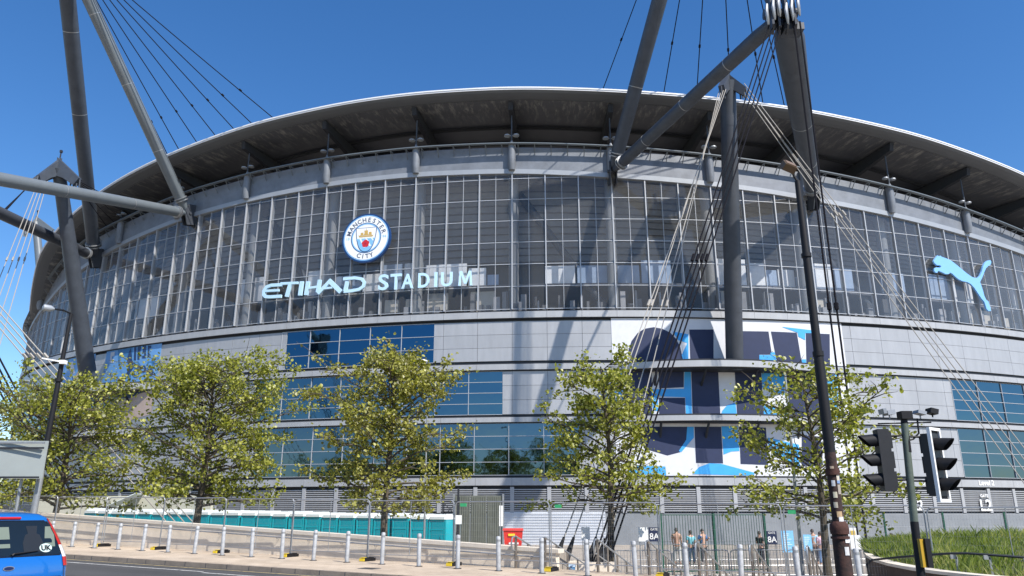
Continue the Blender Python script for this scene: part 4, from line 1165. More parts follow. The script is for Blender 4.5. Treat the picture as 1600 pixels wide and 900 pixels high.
# cream hoarding and cabin behind, far left
mb = MB(); a = at_y(60, 800, 60); b_ = at_y(330, 800, 57)
mb.box((a + b_) / 2 + Vector((0, 0, -.1 - (a.z + b_.z) / 2 + GZ + 1.9)), ((b_ - a).length, .3, 3.7), atan2(b_.y - a.y, b_.x - a.x))
tag(obj('hoarding', mb, mat('cream_hoarding', (.55, .53, .42), .8, 0, .08, .5), None, origin=(a.x, a.y, GZ)), 'long cream painted hoarding behind the turquoise toilets on the left', 'hoarding')
mq = at_y(232, 790, 59); T = thing('marquee', 'white gabled marquee top showing over the toilets at the left', 'marquee', (mq.x, 59, GZ)); mb = MB()
mb.prism([(-2.6, 0), (2.6, 0), (2.6, 2.6), (0, 3.7), (-2.6, 2.6)], (mq.x, 58.3, GZ), (1, 0, 0), (0, 0, 1), (0, 1, 0), .1); mb.hexa([(mq.x - 2.7, 58.2, GZ + 2.55), (mq.x, 58.2, GZ + 3.75), (mq.x, 56.6, GZ + 3.75), (mq.x - 2.7, 56.6, GZ + 2.55), (mq.x - 2.7, 58.2, GZ + 2.6), (mq.x, 58.2, GZ + 3.8), (mq.x, 56.6, GZ + 3.8), (mq.x - 2.7, 56.6, GZ + 2.6)])
obj('canopy', mb, M_roofw, T); mb = MB()
for sx in (-2.5, 2.5): mb.tube((mq.x + sx, 56.7, GZ), (mq.x + sx, 56.7, GZ + 2.6), .04, n=6)
obj('pole', mb, M_galv, T)
T = thing('site_cabin', 'dark grey site cabin at the far left behind the blue car', 'cabin', (at_y(10, 800, 62).x, 62, GZ))
c = at_y(0, 800, 62); mb = MB(); mb.box((c.x, 62, GZ + 1.5), (7.5, 3, 3.0)); obj('body', mb, M_steel, T)
mb = MB()
for k in range(4): mb.box((c.x - 2.6 + 1.7 * k, 60.47, GZ + 1.8), (.9, .06, 1.1))
obj('window', mb, M_glassy3, T)

# ---------------------------------------------------------------- sheeted gate, scaffold, red bin
T = thing('sheeted_gate', 'tall grey-green sheeted gate left of the roller shutter', 'gate', at_z(745, 862, GZ))
g0, g1 = at_y(708, 850, 50), at_y(786, 850, 50)
for k in range(3):
    mb = MB(); x0_, x1_ = g0.x + (g1.x - g0.x) * k / 3, g0.x + (g1.x - g0.x) * (k + 1) / 3
    mb.box(((x0_ + x1_) / 2, 50, GZ + 1.75), (x1_ - x0_ - .04, .05, 3.5))
    for j in range(7): mb.box((x0_ + .1 + j * (x1_ - x0_ - .2) / 6, 49.96, GZ + 1.75), (.03, .04, 3.4))
    obj('panel', mb, mat('green_grey_sheet', (.13, .14, .115), .7, 0, .2, 2), T)
mb = MB()
for x in (g0.x, g1.x): mb.box((x, 49.95, GZ + 1.8), (.12, .12, 3.6))
obj('frame', mb, M_galv, T)
T = thing('scaffold_tower', 'dark scaffold tower beside the last turquoise toilet', 'scaffold', (at_y(698, 850, 47).x, 47, GZ))
x = at_y(690, 850, 47).x; mb = MB()
for dx in (0, .9):
    for dy in (0, .9): mb.tube((x + dx, 47 + dy, GZ), (x + dx, 47 + dy, GZ + 3.9), .035, n=6)
for z in (0.4, 1.3, 2.2, 3.1): mb.box((x + .45, 47.45, GZ + z), (.95, .95, .05))
for z in (.4, 1.3, 2.2): mb.tube((x, 47, GZ + z), (x + .9, 47, GZ + z + .9), .025, n=5); mb.tube((x + .9, 46.98, GZ + z), (x, 46.98, GZ + z + .9), .025, n=5)
obj('frame', mb, M_dark, T)
mb = MB(); swp(mb, 4.2, 75, 1.96, 3.6, -1.5, lambda s: wt(s) - .16, 24); tag(obj('ramp', mb, M_plaza), kind='structure')
sb = 5.6; c = st(sb, 2.35); zb = wt(sb) - .16
T = thing('red_bin', 'bright red lidded bin above the low wall, in front of the sheeted gate', 'bin', (c.x, c.y, zb))
M_red = mat('red_plastic', (.62, .03, .02), .45, 0, .06, 2)
def rq(w0, w1, d0, d1, z0, z1): return [(c.x + a * (w0 if k < 4 else w1), c.y + b * (d0 if k < 4 else d1), zb + (z0 if k < 4 else z1)) for k, (a, b) in enumerate([(-1, -1), (1, -1), (1, 1), (-1, 1)] * 2)]
mb = MB(); mb.hexa(rq(.27, .32, .2, .25, .04, .60)); obj('body', mb, M_red, T)
mb = MB(); mb.hexa(rq(.35, .33, .28, .26, .603, .67)); obj('lid', mb, M_red, T)
mb = MB(); mb.box((c.x - .05, c.y - .255, zb + .47), (.22, .03, .07)); obj('sticker', mb, MATS['yellow_plastic'], T)
mb = MB(); mb.box((c.x + .02, c.y - .24, zb + .2), (.32, .03, .06)); obj('sticker', mb, M_white, T)

# ---------------------------------------------------------------- green railing, crowd barriers, boards
M_grn = mat('dark_green_paint', (.012, .075, .045), .45)
def railing(a, b_, h, label):
    T = thing('green_railing', label, 'railing', a, 0); a, b_ = Vector(a), Vector(b_); d = b_ - a; n = int(d.length / .13)
    mb = MB()
    for i in range(n + 1): q = a + d * i / n; mb.tube(q + Vector((0, 0, .12)), q + Vector((0, 0, h - .05)), .011, n=4)
    obj('bars', mb, M_grn, T)
    mb = MB()
    for z in (.12, h - .06): mb.box((a + b_) / 2 + Vector((0, 0, z)), (d.length, .05, .04), atan2(d.y, d.x))
    obj('rail', mb, M_grn, T)
    for f in (0, .5, 1): mb = MB(); q = a + d * f; mb.box(q + Vector((0, 0, h / 2)), (.09, .09, h), atan2(d.y, d.x)); obj('post', mb, M_grn, T)
railing((at_y(1034, 850, 33.5).x, 33.5, GZ), (at_y(1197, 850, 35.0).x, 35.0, GZ), 2.45, 'tall dark green railing on the plaza in front of the people')
def barrier():
    T = thing('crowd_barrier', '', 'barrier', (0, 0, 0), 0, 'steel crowd barriers'); mb = MB(); w, h = 2.2, 1.08
    mb.path([(0, 0, .12), (0, 0, h - .12), (.04, 0, h - .03), (.13, 0, h), (w - .13, 0, h), (w - .04, 0, h - .03), (w, 0, h - .12), (w, 0, .12)], .02, 7); mb.tube((0, 0, .16), (w, 0, .16), .017, n=6)
    obj('frame', mb, M_galv, T, world=False, smooth=True); mb = MB()
    for i in range(1, 18): mb.tube((w * i / 18, 0, .16), (w * i / 18, 0, h), .007, n=4, cap=False)
    obj('bars', mb, M_galv, T, world=False); mb = MB()
    for x in (.25, w - .25): mb.path([(x, -.3, .01), (x, -.28, .06), (x, 0, .14), (x, .28, .06), (x, .3, .01)], .016, 5)
    obj('foot', mb, M_galv, T, world=False); return T
bp = barrier(); rows = []
for r, (Y, pxa, n) in enumerate(((31.0, 960, 7), (36.5, 1000, 8), (41, 985, 8))):
    x = at_y(pxa, 850, Y).x
    for k in range(n): rows.append((x + k * 2.28, Y + k * .12 + random.uniform(-.1, .1), r, k, n))
rn = ['nearest row, just behind the steps', 'middle row behind the green railing', 'farthest row before the stadium wall']
for i, (x, y, r, k, n) in enumerate(rows):
    lab = 'galvanised crowd barrier, %s from the left in the %s' % (ORD[k], rn[r]); rz = R_(random.uniform(-3, 5))
    if i == 0: bp.location = (x, y, GZ); bp.rotation_euler = (0, 0, rz); bp['label'] = lab
    else: copy_tree(bp, None, (x, y, GZ), rz, lab)
def board(px, py, Y, w, h, m, label, txt=None, tm=None, cat='sign', name='sign_board', post=True):
    p = at_y(px, py, Y); T = thing(name, label, cat, (p.x, p.y, GZ))
    mb = MB(); mb.box(p, (w, .03, h)); obj('panel', mb, m, T)
    if post:
        mb = MB()
        for sx in (-.35, .35): mb.tube((p.x + w * sx, p.y + .04, GZ), (p.x + w * sx, p.y + .04, p.z + h * .3), .018, n=6)
        obj('leg', mb, M_galv, T)
    if txt:
        mb = MB()
        for t, s, dx, dz, bo in txt: add_text(mb, t, p + Vector((dx, -.018, dz)), (1, 0, 0), (0, 0, 1), (0, -1, 0), s, .002, bo)
        obj('lettering', mb, tm, T)
    return T
M_nboard = mat('navy_board', (.012, .02, .06), .5); M_lboard = mat('light_blue_board', (.22, .52, .80), .5)
board(1022, 835, 33.0, .44, .56, M_nboard, 'navy gate sign reading 8A left of the green railing', [('GATE', .12, 0, .16, .001), ('8A', .34, 0, -.19, .004)], M_white)
board(1206, 840, 34.6, .44, .54, M_nboard, 'navy gate sign reading 8A right of the green railing', [('GATE', .12, 0, .16, .001), ('8A', .34, 0, -.19, .004)], M_white)
board(1005, 835, 33.0, .40, .56, M_white, 'plain white notice board left of the navy gate sign')
M_ink = mat('pale_ink', (.62, .78, .9), .5)
def lines(p, w, h, n, m, T):
    mb = MB(); rnd = random.Random(n)
    for i in range(n): ww = w * rnd.uniform(.35, .8); mb.box((p.x - w * .42 + ww / 2, p.y - .018, p.z + h * (.38 - .8 * i / n)), (ww, .004, h / n * .35))
    obj('printing', mb, m, T)
T = board(1231, 846, 34.0, .52, .88, M_lboard, 'larger light blue information board beside the navy gate sign'); lines(at_y(1231, 846, 34.0), .5, .8, 9, M_ink, T)
T = board(1262, 848, 35.0, .36, .68, M_lboard, 'smaller light blue board left of the tree trunk'); lines(at_y(1262, 848, 35.0), .34, .6, 6, M_ink, T)
T = board(1321, 836, 34.0, .34, .52, M_white, 'white poster with brown picture right of the rusty pole'); mb = MB(); q = at_y(1321, 838, 33.97); mb.box(q, (.2, .01, .25)); obj('picture', mb, mat('poster_brown', (.35, .2, .05), .6), T)
T = board(1333, 834, 35.0, .30, .50, M_white, 'white poster with yellow picture right of the rusty pole'); mb = MB(); q = at_y(1333, 833, 34.97); mb.box(q, (.2, .01, .22)); obj('picture', mb, mat('poster_yellow', (.6, .42, .08), .6), T)
board(1337, 847, 33.5, .44, .56, M_white, 'low white notice board below the posters')
board(915, 833, 34.0, .36, .50, M_white, 'white paper notice above the cable anchor boots')
board(783, 806, 44, .22, 1.1, M_white, 'narrow upright white notice at the right edge of the sheeted gate')
board(716, 812, 46, .40, .5, M_white, 'small white notice on the left of the sheeted gate')
# water bottles packs by the steps
for k, (px, Y) in enumerate(((883, 27.6), (972, 26.6))):
    c = at_y(px, 880, Y); mb = MB(); z = GZ + .05 if k else GZ + .3
    T = thing('bottle_crate', ['light blue crate at the foot of the fence beside the cable boots', 'light blue crate right of the slender tree trunk'][k], 'crate', (c.x, Y, z - .05))
    mb.hexa([(c.x - .28, Y - .2, z), (c.x + .28, Y - .2, z), (c.x + .28, Y + .2, z), (c.x - .28, Y + .2, z), (c.x - .33, Y - .24, z + .4), (c.x + .33, Y - .24, z + .4), (c.x + .33, Y + .24, z + .4), (c.x - .33, Y + .24, z + .4)]); obj('body', mb, mat('crate_blue', (.12, .28, .5), .4, 0, .2, 5), T)
    mb = MB(); mb.box((c.x, Y, z + .44), (.7, .5, .05)); obj('lid', mb, mat('crate_pale', (.5, .65, .8), .4), T)

# ---------------------------------------------------------------- lampposts
T = thing('street_lamp', 'tall black street lamp left of the leaning column, with a thin white arm', 'street lamp', gp(45, 31.5)); b0 = gp(46, 31.5); b0.z = .2
tl = at_y(111, 490, 31.5)
b0.x = at_y(52, 800, 31.5).x
mb = MB(); m_ = b0.lerp(tl, .32); mb.path([b0, m_], [.13, .12], 12); obj('lower_sleeve', mb, M_galv, T, smooth=True)
mb = MB(); mb.path([m_, m_.lerp(tl, .5), tl], [.115, .10, .07], 12); mb.path([m_.lerp(tl, .55), m_.lerp(tl, .55) + Vector((0, 0, .12))], [.15, .15], 10)
e = at_y(85, 483, 30.5); mb.path([tl, tl + (e - tl) * .5 + Vector((0, 0, .05)), e], .04, 7); obj('pole', mb, M_black, T, smooth=True)
mb = MB(); h_ = at_y(66, 480, 30.2); mb.path([e, e.lerp(h_, .3), h_.lerp(e, .1), h_], [.05, .13, .14, .04], 10); obj('lamp_head', mb, M_flash, T, smooth=True)
mb = MB(); mb.tube(at_y(99, 566, 31.4), at_y(65, 560, 30.9), .035, n=7); mb.box(at_y(99, 566, 31.4), (.22, .22, .16)); obj('banner_arm', mb, M_white, T)
# grey back of a road sign
T = thing('road_sign', 'large grey back of a road sign at the left edge, in front of the trees', 'road sign', at_y(0, 850, 30.6))
p0 = at_y(-60, 690, 30.6); p1 = at_y(76, 688, 31.0); z0_ = at_y(70, 748, 31).z; z1_ = at_y(70, 689, 31).z
mb = MB(); mb.hexa([(p0.x, p0.y, z0_), (p1.x, p1.y, z0_), (p1.x, p1.y + .04, z0_), (p0.x, p0.y + .04, z0_), (p0.x, p0.y, z1_), (p1.x, p1.y, z1_), (p1.x, p1.y + .04, z1_), (p0.x, p0.y + .04, z1_)])
obj('panel', mb, mat('sign_back_grey', (.36, .39, .37), .5, .2, .06, 1), T)
for f in (.06, .20, .97): mb = MB(); z = z1_ + (z0_ - z1_) * f; mb.box(((p0.x + p1.x) / 2, (p0.y + p1.y) / 2 - .04, z), ((p1 - p0).length - .02, .06, .07)); obj('rail', mb, M_dark if f != .06 else M_galv, T)
for px in (8, -45): mb = MB(); q = at_y(px, 850, 30.9); mb.tube((q.x, 31.2, .1), (q.x, 31.2, z1_), .06, n=9); obj('post', mb, M_galv, T)
# small lamps
def small_lamp(pb, pt, Y, label, r=.05, arm=-.7, head_up=.0, m=None, zb=GZ):
    t = at_y(*pt, Y); b = at_y(*pb, Y); b.z = zb
    T = thing('street_lamp', label, 'street lamp', b); mb = MB(); mb.path([b, b.lerp(t, .35), t], [r * 1.25, r, r * .7], 9); obj('pole', mb, m or M_galv, T, smooth=True)
    mb = MB(); h = t + Vector((arm, -.2, .05)); mb.path([t, t.lerp(h, .3), h], [.05, .13, .05], 8); obj('lamp_head', mb, M_flash, T, smooth=True)
small_lamp((665, 780), (669, 565), 44, 'thin pale lamp post behind the brownish tree')
small_lamp((1254, 893), (1226, 577), 29.5, 'slim grey lamp post left of the rusty pole', r=.06, arm=-.3)
small_lamp((20, 850), (34, 597), 48, 'small pale lamp reaching over the trees at the far left', arm=.6)

# ---------------------------------------------------------------- old pole with floodlight
bs = at_y(1319, 900, 15.2); bs.z = st(-14, -5).z; bs.x = at_y(1320, 897, 15.2).x
tp_ = at_y(1246, 283, 15.2)
RP = thing('lighting_pole', 'tall black and rusty lighting pole covered in stickers, with a floodlight on top', 'pole', bs)
M_rust = mat('rusty_pole', (.055, .024, .018), .8, .1, .5, 9, bump=.4, bscale=30, var2=(.012, .011, .011))
def on(f): return bs.lerp(tp_, f)
def fpx(y): return min(1, max(0, (900 - y) / (900 - 283.0)))
mb = MB(); mb.path([bs - Vector((0, 0, .4)), on(fpx(800)), on(fpx(791)), on(fpx(786))], [.17, .15, .145, .125], 16); obj('base_section', mb, M_rust, RP, smooth=True)
mb = MB(); mb.path([on(fpx(792)), on(fpx(786)), on(fpx(780)), on(fpx(776))], [.168, .175, .165, .125], 16); mb.path([on(fpx(716)), on(fpx(708))], [.135, .135], 14); mb.path([on(fpx(798)), on(fpx(795))], [.175, .175], 14); obj('collar', mb, mat('rust_collar', (.075, .03, .022), .85, .1, .4, 9, bump=.4), RP, smooth=True)
mb = MB(); mb.path([on(fpx(786)), on(fpx(686))], [.11, .105], 16); obj('middle_section', mb, M_rust, RP, smooth=True)
mb = MB(); mb.path([on(fpx(686)), on(fpx(560)), on(fpx(545)), on(fpx(410)), tp_], [.105, .10, .085, .08, .06], 16); mb.path([on(fpx(405)), on(fpx(399))], [.105, .105], 12); mb.path([on(fpx(553)), on(fpx(546))], [.11, .11], 12); obj('upper_section', mb, M_black, RP, smooth=True)
rnd = random.Random(4)
sd = [(772, (.6, .55, .4)), (785, (.5, .45, .35)), (765, (.35, .3, .25)), (740, (.45, .35, .25)), (757, (.6, .6, .6)), (751, (.2, .3, .5)), (814, (.1, .4, .7)), (806, (.7, .7, .7)), (829, (.75, .75, .75)), (843, (.6, .6, .6)), (797, (.5, .35, .2)), (748, (.7, .6, .4))]
for k, (y, c) in enumerate(sd):
    f = fpx(y - 30); q = on(f); r = .112 if y - 30 < 786 else .158; a = R_(rnd.uniform(-40, 40)); mb = MB(); hh = rnd.uniform(.05, .10); vs = []
    rr = r + .004; ns_ = 6; w = rnd.uniform(.5, .9)
    for i in range(ns_ + 1):
        t = a - w / 2 + w * i / ns_
        for z in (-hh, hh): pp_ = on(f + z / (tp_ - bs).length); vs.append(pp_ + Vector((sin(t) * rr, -cos(t) * rr, 0)))
    mb.add(vs, [(2 * i, 2 * i + 2, 2 * i + 3, 2 * i + 1) for i in range(ns_)]); obj('sticker', mb, mat('sticker_%d' % k, c, .6, 0, .2, 20), RP)
mb = MB(); mb.path([tp_, tp_ + Vector((-.05, 0, .1)), at_y(1238, 268, 15.2)], .03, 7); obj('bracket', mb, M_black, RP)
q = at_y(1232, 261, 15.1); Mx = Matrix.Rotation(R_(18), 3, 'Z') @ Matrix.Rotation(R_(14), 3, 'Y') @ Matrix.Rotation(R_(-38), 3, 'X')
mb = MB(); mb.box(q, (.30, .16, .20), M=Mx); fl = obj('floodlight', mb, mat('brown_housing', (.12, .075, .04), .6), RP)
mb = MB(); mb.box(q + Mx @ Vector((0, -.09, 0)), (.25, .02, .16), M=Mx); obj('lens', mb, mat('amber_lens', (.20, .13, .07), .3), fl)

# ---------------------------------------------------------------- traffic signal
TY = 12.0
b = at_y(1437, 900, TY); b.z = -.3; t = at_y(1412, 652, TY)
TS = thing('traffic_signal', 'green painted traffic signal pole with two black signal heads and cameras', 'traffic signal', b)
M_pole = mat('green_grey_paint', (.10, .125, .10), .55, 0, .25, 6)
mb = MB(); g_ = at_y(1428.5, 815, TY); mb.path([g_, b.lerp(t, .97)], [.057, .054], 16); obj('pole', mb, M_pole, TS, smooth=True)
mb = MB(); mb.path([b - Vector((0, 0, .3)), g_], [.062, .060], 16); obj('pole_sleeve', mb, M_black, TS, smooth=True)
mb = MB(); mb.path([b.lerp(t, .84), t + Vector((0, 0, -.02))], [.057, .05], 12); obj('black_top', mb, M_black, TS, smooth=True)
mb = MB(); mb.box(t + Vector((.02, 0, .03)), (.17, .17, .12)); mb.path([t + Vector((-.42, 0, -.10)), t + Vector((.42, 0, -.08))], .012, 6); mb.path([t + Vector((.20, -.02, -.02)), t + Vector((.19, -.02, -.25)), t + Vector((.10, 0, -.34)), t + Vector((.02, 0, -.36))], .014, 6); obj('top_box', mb, M_black, TS)
for px, py, w, h, m in ((1389, 645, .12, .07, M_flash), (1379, 643, .05, .08, M_galv), (1437, 645, .13, .05, M_flash), (1456, 643, .12, .08, M_black)):
    mb = MB(); Mx = Matrix.Rotation(R_(-14 if px > 1400 else 8), 3, 'Y'); q = at_y(px, py, TY - .02); mb.box(q, (w, .18, h), M=Mx.inverted()); mb.tube(q, q - Vector((0, 0, .09)), .012, n=5); obj('camera', mb, m, TS)
def head(center, yaw, front_detail, border):
    """three-aspect head; local -Y is the face"""
    c = Vector(center); M3 = Matrix.Rotation(yaw, 3, 'Z'); up = Vector((0, 0, 1))
    tilt = Matrix.Rotation(R_(3.0), 3, 'Y')
    def W_(x, y, z): return c + M3 @ (Vector((x, y, z)))
    mb = MB(); mb.box(W_(0, .03, 0), (.235, .17, .94), yaw)
    for k in (-.30, 0, .30): mb.box(W_(0, .13, k), (.20, .04, .25), yaw)
    h = obj('signal_head', mb, mat('signal_black', (.02, .02, .022), .5, 0, .2, 8), TS)
    mb = MB()
    for k in range(6): mb.box(W_(0, .155, -.38 + k * .152), (.085, .02, .05), yaw)
    obj('vent', mb, M_steel2, h)
    if border:
        mb = MB(); w, hh, e_ = .37, 1.07, .045
        for z in (-hh / 2, hh / 2): mb.box(W_(0, -.045, z), (w, .05, e_), yaw)
        for x in (-w / 2 + e_ / 2, w / 2 - e_ / 2): mb.box(W_(x, -.045, 0), (e_, .05, hh - e_ - .002), yaw)
        obj('white_border', mb, M_white, h)
        mb = MB(); mb.box(W_(0, -.035, 0), (.33, .012, 1.02), yaw); obj('backing_board', mb, M_black, h)
    for k, (lm, nm) in enumerate(((mat('red_lens', (.12, .01, .01), .2), 'red_lens'), (mat('amber_lens_dark', (.12, .06, .01), .2), 'amber_lens'), (mat('green_lens', (.01, .10, .06), .2), 'green_lens'))):
        z = .30 - .30 * k; mb = MB()
        n = 20; vs = []
        for i in range(n + 1):            # hood: upper three quarters of a tube, longer at the top
            a = R_(-55) + R_(290) * i / n; ca, sa = cos(a), sin(a); L_ = .10 + .17 * max(0, sa * .5 + .5)
            vs += [W_(ca * .105, -.05, z + sa * .105), W_(ca * .098, -.05 - L_, z + sa * .094 - .012), W_(ca * .092, -.05 - L_, z + sa * .088 - .012), W_(ca * .098, -.05, z + sa * .098)]
        mb.add(vs, [(4 * i + j, 4 * i + 4 + j, 4 * i + 4 + (j + 1) % 4, 4 * i + (j + 1) % 4) for i in range(n) for j in range(4)])
        hd = obj('hood', mb, M_black, h, smooth=True)
        mb = MB(); vs = [W_(.097 * cos(2 * PI * i / 20), -.052, z + .097 * sin(2 * PI * i / 20)) for i in range(20)] + [W_(0, -.075, z)]
        mb.add(vs, [(i, (i + 1) % 20, 20) for i in range(20)]); obj(nm, mb, lm, h)
    return h
hl = at_y(1379, 719, TY + .05); hr_ = at_y(1462, 726, TY - .05)
head(hr_, R_(38), True, True); head(hl, R_(-122 + 24), False, False)
mb = MB()
for z, dz in ((t.z - .28, 0), (t.z - .95, 0)):
    mb.path([Vector((b.lerp(t, .85).x, TY, z)), Vector((hl.x + .06, TY + .04, z - .02))], .018, 6); mb.path([Vector((b.lerp(t, .85).x, TY, z - .02)), Vector((hr_.x - .05, TY - .02, z - .03))], .018, 6)
obj('bracket', mb, M_black, TS)
mb = MB(); q = at_y(1441, 864, TY - .03); mb.box(q + Vector((-.035, 0, 0)), (.07, .14, .40), R_(15)); bx = obj('push_button_box', mb, mat('ochre_box', (.42, .26, .02), .5), TS)
mb = MB(); mb.box(q + Vector((.045, -.01, 0)), (.09, .15, .41), R_(15)); mb.box(q + Vector((.09, -.05, .03)), (.02, .05, .10), R_(15)); obj('button_face', mb, M_black, bx)

# ---------------------------------------------------------------- planted bed with curved wall on the right
crv = [at_z(1358, 868, .42), at_z(1369, 874, .42), at_z(1390, 880, .42), at_z(1427, 887, .42), at_z(1470, 893, .42), at_z(1517, 898, .42), at_z(1600, 905, .42), at_z(1720, 915, .42)]
far = [at_z(1352, 862, .42), at_y(1362, 860, 27), at_y(1400, 857, 30), at_y(1480, 855, 31), at_y(1560, 850, 32), at_y(1640, 850, 33), at_y(1720, 850, 34), at_y(1800, 850, 34)]
PLT = thing('planter_wall', 'dark curved brick retaining wall with pale coping at the right edge', 'wall', (crv[3].x, crv[3].y, GZ))
def offs(C_, d):
    out = []
    for i, p in enumerate(C_):
        t_ = (C_[min(i + 1, len(C_) - 1)] - C_[max(0, i - 1)]).normalized(); out.append(p + Vector((-t_.y, t_.x, 0)) * d)
    return out
full = [far[2], far[1], far[0]] + crv
for nm, d0, d1, z0, z1, m in (('brickwork', -.02, .22, GZ - .3, .36, mat('dark_brick', (.075, .05, .04), .85, 0, .35, 6, bump=.4)), ('coping', -.07, .27, .363, .43, MATS['coping_stone'])):
    mb = MB(); A, B = offs(full, d0), offs(full, d1)
    for i in range(len(full) - 1):
        P = [A[i], B[i], B[i + 1], A[i + 1]]; mb.hexa([Vector((p.x, p.y, z0)) for p in P] + [Vector((p.x, p.y, z1)) for p in P])
    obj(nm, mb, m, PLT)
inner = offs(crv, .25); mb = MB(); nr = 14; G_ = []
def bedz(i, j): return .34 + .46 * min(1, (j / nr) * 1.5) * min(1, .15 + i / 3.2) * (1 - .25 * (j / nr)) + .10 * noise.noise(Vector((i * .9, j * .5, 3)))
for i in range(len(inner)):
    for j in range(nr + 1):
        p = inner[i].lerp(far[i], j / nr); G_.append(Vector((p.x, p.y, bedz(i, j) if 0 < j < nr else (.34 if j == 0 else GZ))))
mb.add(G_, [(i * (nr + 1) + j, i * (nr + 1) + j + 1, (i + 1) * (nr + 1) + j + 1, (i + 1) * (nr + 1) + j) for i in range(len(inner) - 1) for j in range(nr)])
tag(obj('planted_bank', mb, mat('bank_soil', (.07, .075, .03), .95, 0, .4, 2)), kind='structure')
gm = leaf_mat('grass_blades', (.09, .13, .025), (.21, .26, .055), (.48, .42, .18)); gN = gm.node_tree.nodes; gL = gm.node_tree.links
g1 = gN.new("ShaderNodeTexCoord"); g2 = gN.new("ShaderNodeTexNoise"); g2.inputs["Scale"].default_value = .8; g2.inputs["Detail"].default_value = 4; gL.new(g1.outputs["Object"], g2.inputs["Vector"])
g3 = gN.new("ShaderNodeMapRange"); g3.inputs[1].default_value = .35; g3.inputs[2].default_value = .68; gL.new(g2.outputs["Fac"], g3.inputs[0])
gc = [n for n in gN if n.bl_idname == 'ShaderNodeValToRGB'][0]; g4 = gN.new("ShaderNodeMath"); g4.operation = 'MULTIPLY_ADD'; g4.inputs[1].default_value = .45; gL.new([n for n in gN if n.bl_idname == 'ShaderNodeNewGeometry'][0].outputs["Random Per Island"], g4.inputs[0])
g5 = gN.new("ShaderNodeMath"); g5.operation = 'MULTIPLY'; g5.inputs[1].default_value = .55; gL.new(g3.outputs[0], g5.inputs[0]); gL.new(g5.outputs[0], g4.inputs[2]); gL.new(g4.outputs[0], gc.inputs[0]); rnd = random.Random(8); mb = MB()
for _ in range(26000):
    i = rnd.randrange(len(inner) - 1); u, w = rnd.random(), rnd.random() ** .8; j = w * nr * .95; j0 = int(j)
    p = inner[i].lerp(inner[i + 1], u).lerp(far[i].lerp(far[i + 1], u), w)
    z = (bedz(i, j0) * (1 - (j - j0)) + bedz(i, j0 + 1) * (j - j0)) * (1 - u) + (bedz(i + 1, j0) * (1 - (j - j0)) + bedz(i + 1, j0 + 1) * (j - j0)) * u
    cl = noise.noise(Vector((p.x * .9, p.y * .9, 0))); h = rnd.uniform(.08, .30) * max(.35, 1.0 + 1.5 * cl); a = rnd.uniform(0, 2 * PI); wd_ = rnd.uniform(.006, .013)
    dx, dy = cos(a) * wd_, sin(a) * wd_; lx, ly = rnd.gauss(0, .35) * h, rnd.gauss(0, .35) * h; z -= .03
    mb.add([(p.x - dx, p.y - dy, z), (p.x + dx, p.y + dy, z), (p.x + dx * .7 + lx * .5, p.y + dy * .7 + ly * .5, z + h * .65), (p.x + lx, p.y + ly, z + h)], [(0, 1, 2, 3)])
tag(obj('grass', mb, gm), kind='stuff')
BR = thing('bank_railing', 'low dark rail on pale brackets running across the grassy bank', 'railing', (crv[4].x, crv[4].y, .3))
rp = [at_y(x, y, Y) for x, y, Y in ((1357, 893, 21.0), (1354, 882, 21.0), (1362, 875, 20.9), (1400, 871, 19.2), (1450, 867, 18.0), (1480, 865, 17.5), (1510, 864.5, 17.2), (1560, 868, 16.9), (1600, 871, 16.7), (1700, 877, 16.2))]
mb = MB(); mb.path(rp, .026, 8); obj('rail', mb, M_dark, BR, smooth=True)
for x, y, Y in ((1489, 866, 17.4), (1541, 867, 17.0), (1603, 871, 16.7)):
    q = at_y(x, y, Y); mb = MB(); mb.box(q + Vector((0, 0, -.05)), (.13, .03, .09)); mb.box(q + Vector((.06, 0, -.3)), (.045, .03, .5)); obj('bracket', mb, M_galv, BR)
# fence posts behind the bank
for i, x in enumerate((1385, 1478, 1575)):
    q = at_y(x, 840, 40); mb = MB(); mb.box((q.x, q.y, GZ + 1.25), (.08, .08, 2.5)); tag(obj('fence_post', mb, M_grn, None, origin=(q.x, q.y, GZ)), ['dark green fence post by the worker in yellow', 'dark green fence post behind the grassy bank, below the L2 lettering', 'dark green fence post at the right edge behind the grass'][i], 'post', 'green fence posts')
q0_, q1_ = at_y(1340, 840, 40.1), at_y(1640, 840, 40.1); mb = MB(); n = 110
for i in range(n + 1): x = q0_.x + (q1_.x - q0_.x) * i / n; mb.tube((x, 40.1, GZ), (x, 40.1, GZ + 2.4), .004, n=3, cap=False)
for z in (.6, 1.2, 1.8, 2.38): mb.tube((q0_.x, 40.1, GZ + z), (q1_.x, 40.1, GZ + z), .006, n=4)
tag(obj('mesh_fence', mb, M_galv, None, origin=(q0_.x, 40.1, GZ)), 'fine wire mesh fence behind the grassy bank', 'fence')

